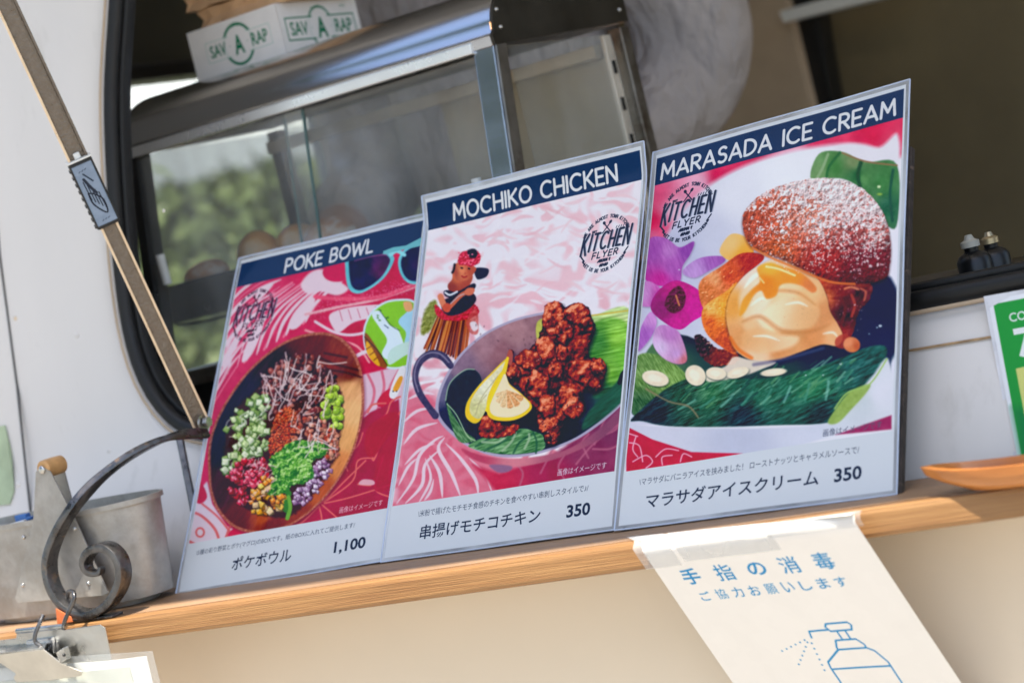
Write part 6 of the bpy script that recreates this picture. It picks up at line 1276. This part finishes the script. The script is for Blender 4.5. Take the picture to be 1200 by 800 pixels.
# ================================================================ outside, seen through the side window
def leafmass(name, cx_, cy_, cz_, sx_, sy_, sz_, n, size, m, seed, parent=None):
    r_ = random.Random(seed); V = []; F = []; MI = []
    for k in range(n):
        while True:
            a = Vector((r_.uniform(-1, 1), r_.uniform(-1, 1), r_.uniform(-1, 1)))
            if a.length < 1: break
        a = a*(.55+.45*r_.random()); c_ = Vector((cx_+a.x*sx_, cy_+a.y*sy_, cz_+a.z*sz_)); t = Vector((r_.gauss(0, 1), r_.gauss(0, 1), r_.gauss(0, 1))).normalized(); s_ = t.cross(Vector((r_.gauss(0, 1), r_.gauss(0, 1), r_.gauss(0, 1)))).normalized(); z_ = size*r_.uniform(.6, 1.4)
        b = len(V); V += [c_-t*z_, c_+s_*z_*.45, c_+t*z_, c_-s_*z_*.45]; F.append((b, b+1, b+2, b+3)); MI.append(r_.random() < .35)
    me = bpy.data.meshes.new(name); me.from_pydata(V, [], F); o = link(name, me, M['leaf'], parent); me.materials.append(M['leaf2'])
    for p_, mi in zip(me.polygons, MI): p_.material_index = int(mi)
    return o
for k, (x, y, s, l) in enumerate(((-3.3, 3.3, .8, 'dense green shrub outside, nearest the trailer side window'), (-4.2, 4.7, .95, 'middle of the three green shrubs beyond the side window'), (-5.0, 6.4, 1.1, 'farthest green shrub beyond the side window, behind the case glass'), (-4.2, 7.6, 1.1, 'bright green shrub beyond the trailer, right of the window bar'))):
    sh_ = empty('shrub', (x, y, -1.13), label=l, cat='shrub', group='shrubs outside the trailer')
    for j in range(5): tube('stem', [(x+.1*math.cos(j*1.3), y+.1*math.sin(j*1.3), -1.13), (x+.3*math.cos(j*1.3), y+.3*math.sin(j*1.3), -.2)], .02, mat('bark', (.12, .08, .05), .9, bump=.6), sh_, n=6)
    leafmass('foliage', x, y, -.42, s, s*1.2, 1.14, 9000, .04, M['leaf'], 40+k, sh_)
for k, (x, y, h, l) in enumerate(((-6.6, -10.2, 10, 'broad leafy tree across the street, mirrored in the middle poster header'), (-2.2, -12.5, 9.5, 'tall leafy tree across the street, mirrored in the laminate film'), (-11.5, -8, 9, 'leafy tree across the street at the left, mirrored in the case glass'))):
    tr_ = empty('street_tree', (x, y, -1.13), label=l, cat='tree', group='trees across the street')
    tube('trunk', [(x, y, -1.13), (x+.1, y, 1), (x, y+.1, h*.55)], .16, mat('bark', (.12, .08, .05), .9, bump=.6), tr_, n=8)
    leafmass('crown', x, y, h*.6, 3.1, 3.1, h*.44, 6000, .2, M['leaf'], 60+k, tr_)
hg = empty('hedge', (-6.8, 8, -1.13), label='long clipped hedge behind the shrubs beyond the side window', cat='hedge')
def hedge_mass(name, x0, x1, y0, y1, z0, z1, n, size, parent):
    r_ = random.Random(77); V = []; F = []
    for k in range(n):
        c_ = Vector((r_.uniform(x0, x1), r_.uniform(y0, y1), z1-(z1-z0)*r_.random()**1.3+.05*math.sin(k))); t = Vector((r_.gauss(0, 1), r_.gauss(0, 1), r_.gauss(0, 1))).normalized(); s_ = t.cross(Vector((.3, .5, .8))).normalized(); z_ = size*r_.uniform(.6, 1.4)
        b = len(V); V += [c_-t*z_, c_+s_*z_*.5, c_+t*z_, c_-s_*z_*.5]; F.append((b, b+1, b+2, b+3))
    me = bpy.data.meshes.new(name); me.from_pydata(V, [], F); return link(name, me, M['leaf'], parent)
hedge_mass('foliage', -7.1, -6.5, 2, 15, -1.1, .87, 30000, .08, hg)
box('hedge_stems', (-6.8, 8.5, -.3), (.3, 12.6, 1.6), mat('bark', (.12, .08, .05)), hg)
# white canopy with an amber wall
tn = empty('market_tent', (-10, 9, -1.13), label='white canopy tent with an amber side wall beyond the shrubs', cat='tent')
for x in (-11.5, -8.5):
    for y in (5, 12): tube('tent_pole', [(x, y, -1.13), (x, y, 1.3)], .03, M['steel'], tn, n=8)
bm = bmesh.new(); q = [bm.verts.new(v) for v in ((-11.6, 4.9, 1.3), (-8.4, 4.9, 1.3), (-8.4, 12.1, 1.3), (-11.6, 12.1, 1.3))]; t = bm.verts.new((-10, 8.5, 2.5))
for i in range(4): bm.faces.new((q[i], q[(i+1) % 4], t))
done('canopy_roof', bm, M['canvas'], tn)
box('canopy_valance', (-8.4, 8.5, 1.12), (.02, 7.2, .34), M['canvas'], tn); box('amber_wall', (-9.8, 7.5, .3), (.03, 2.6, 1.5), M['amber'], tn)
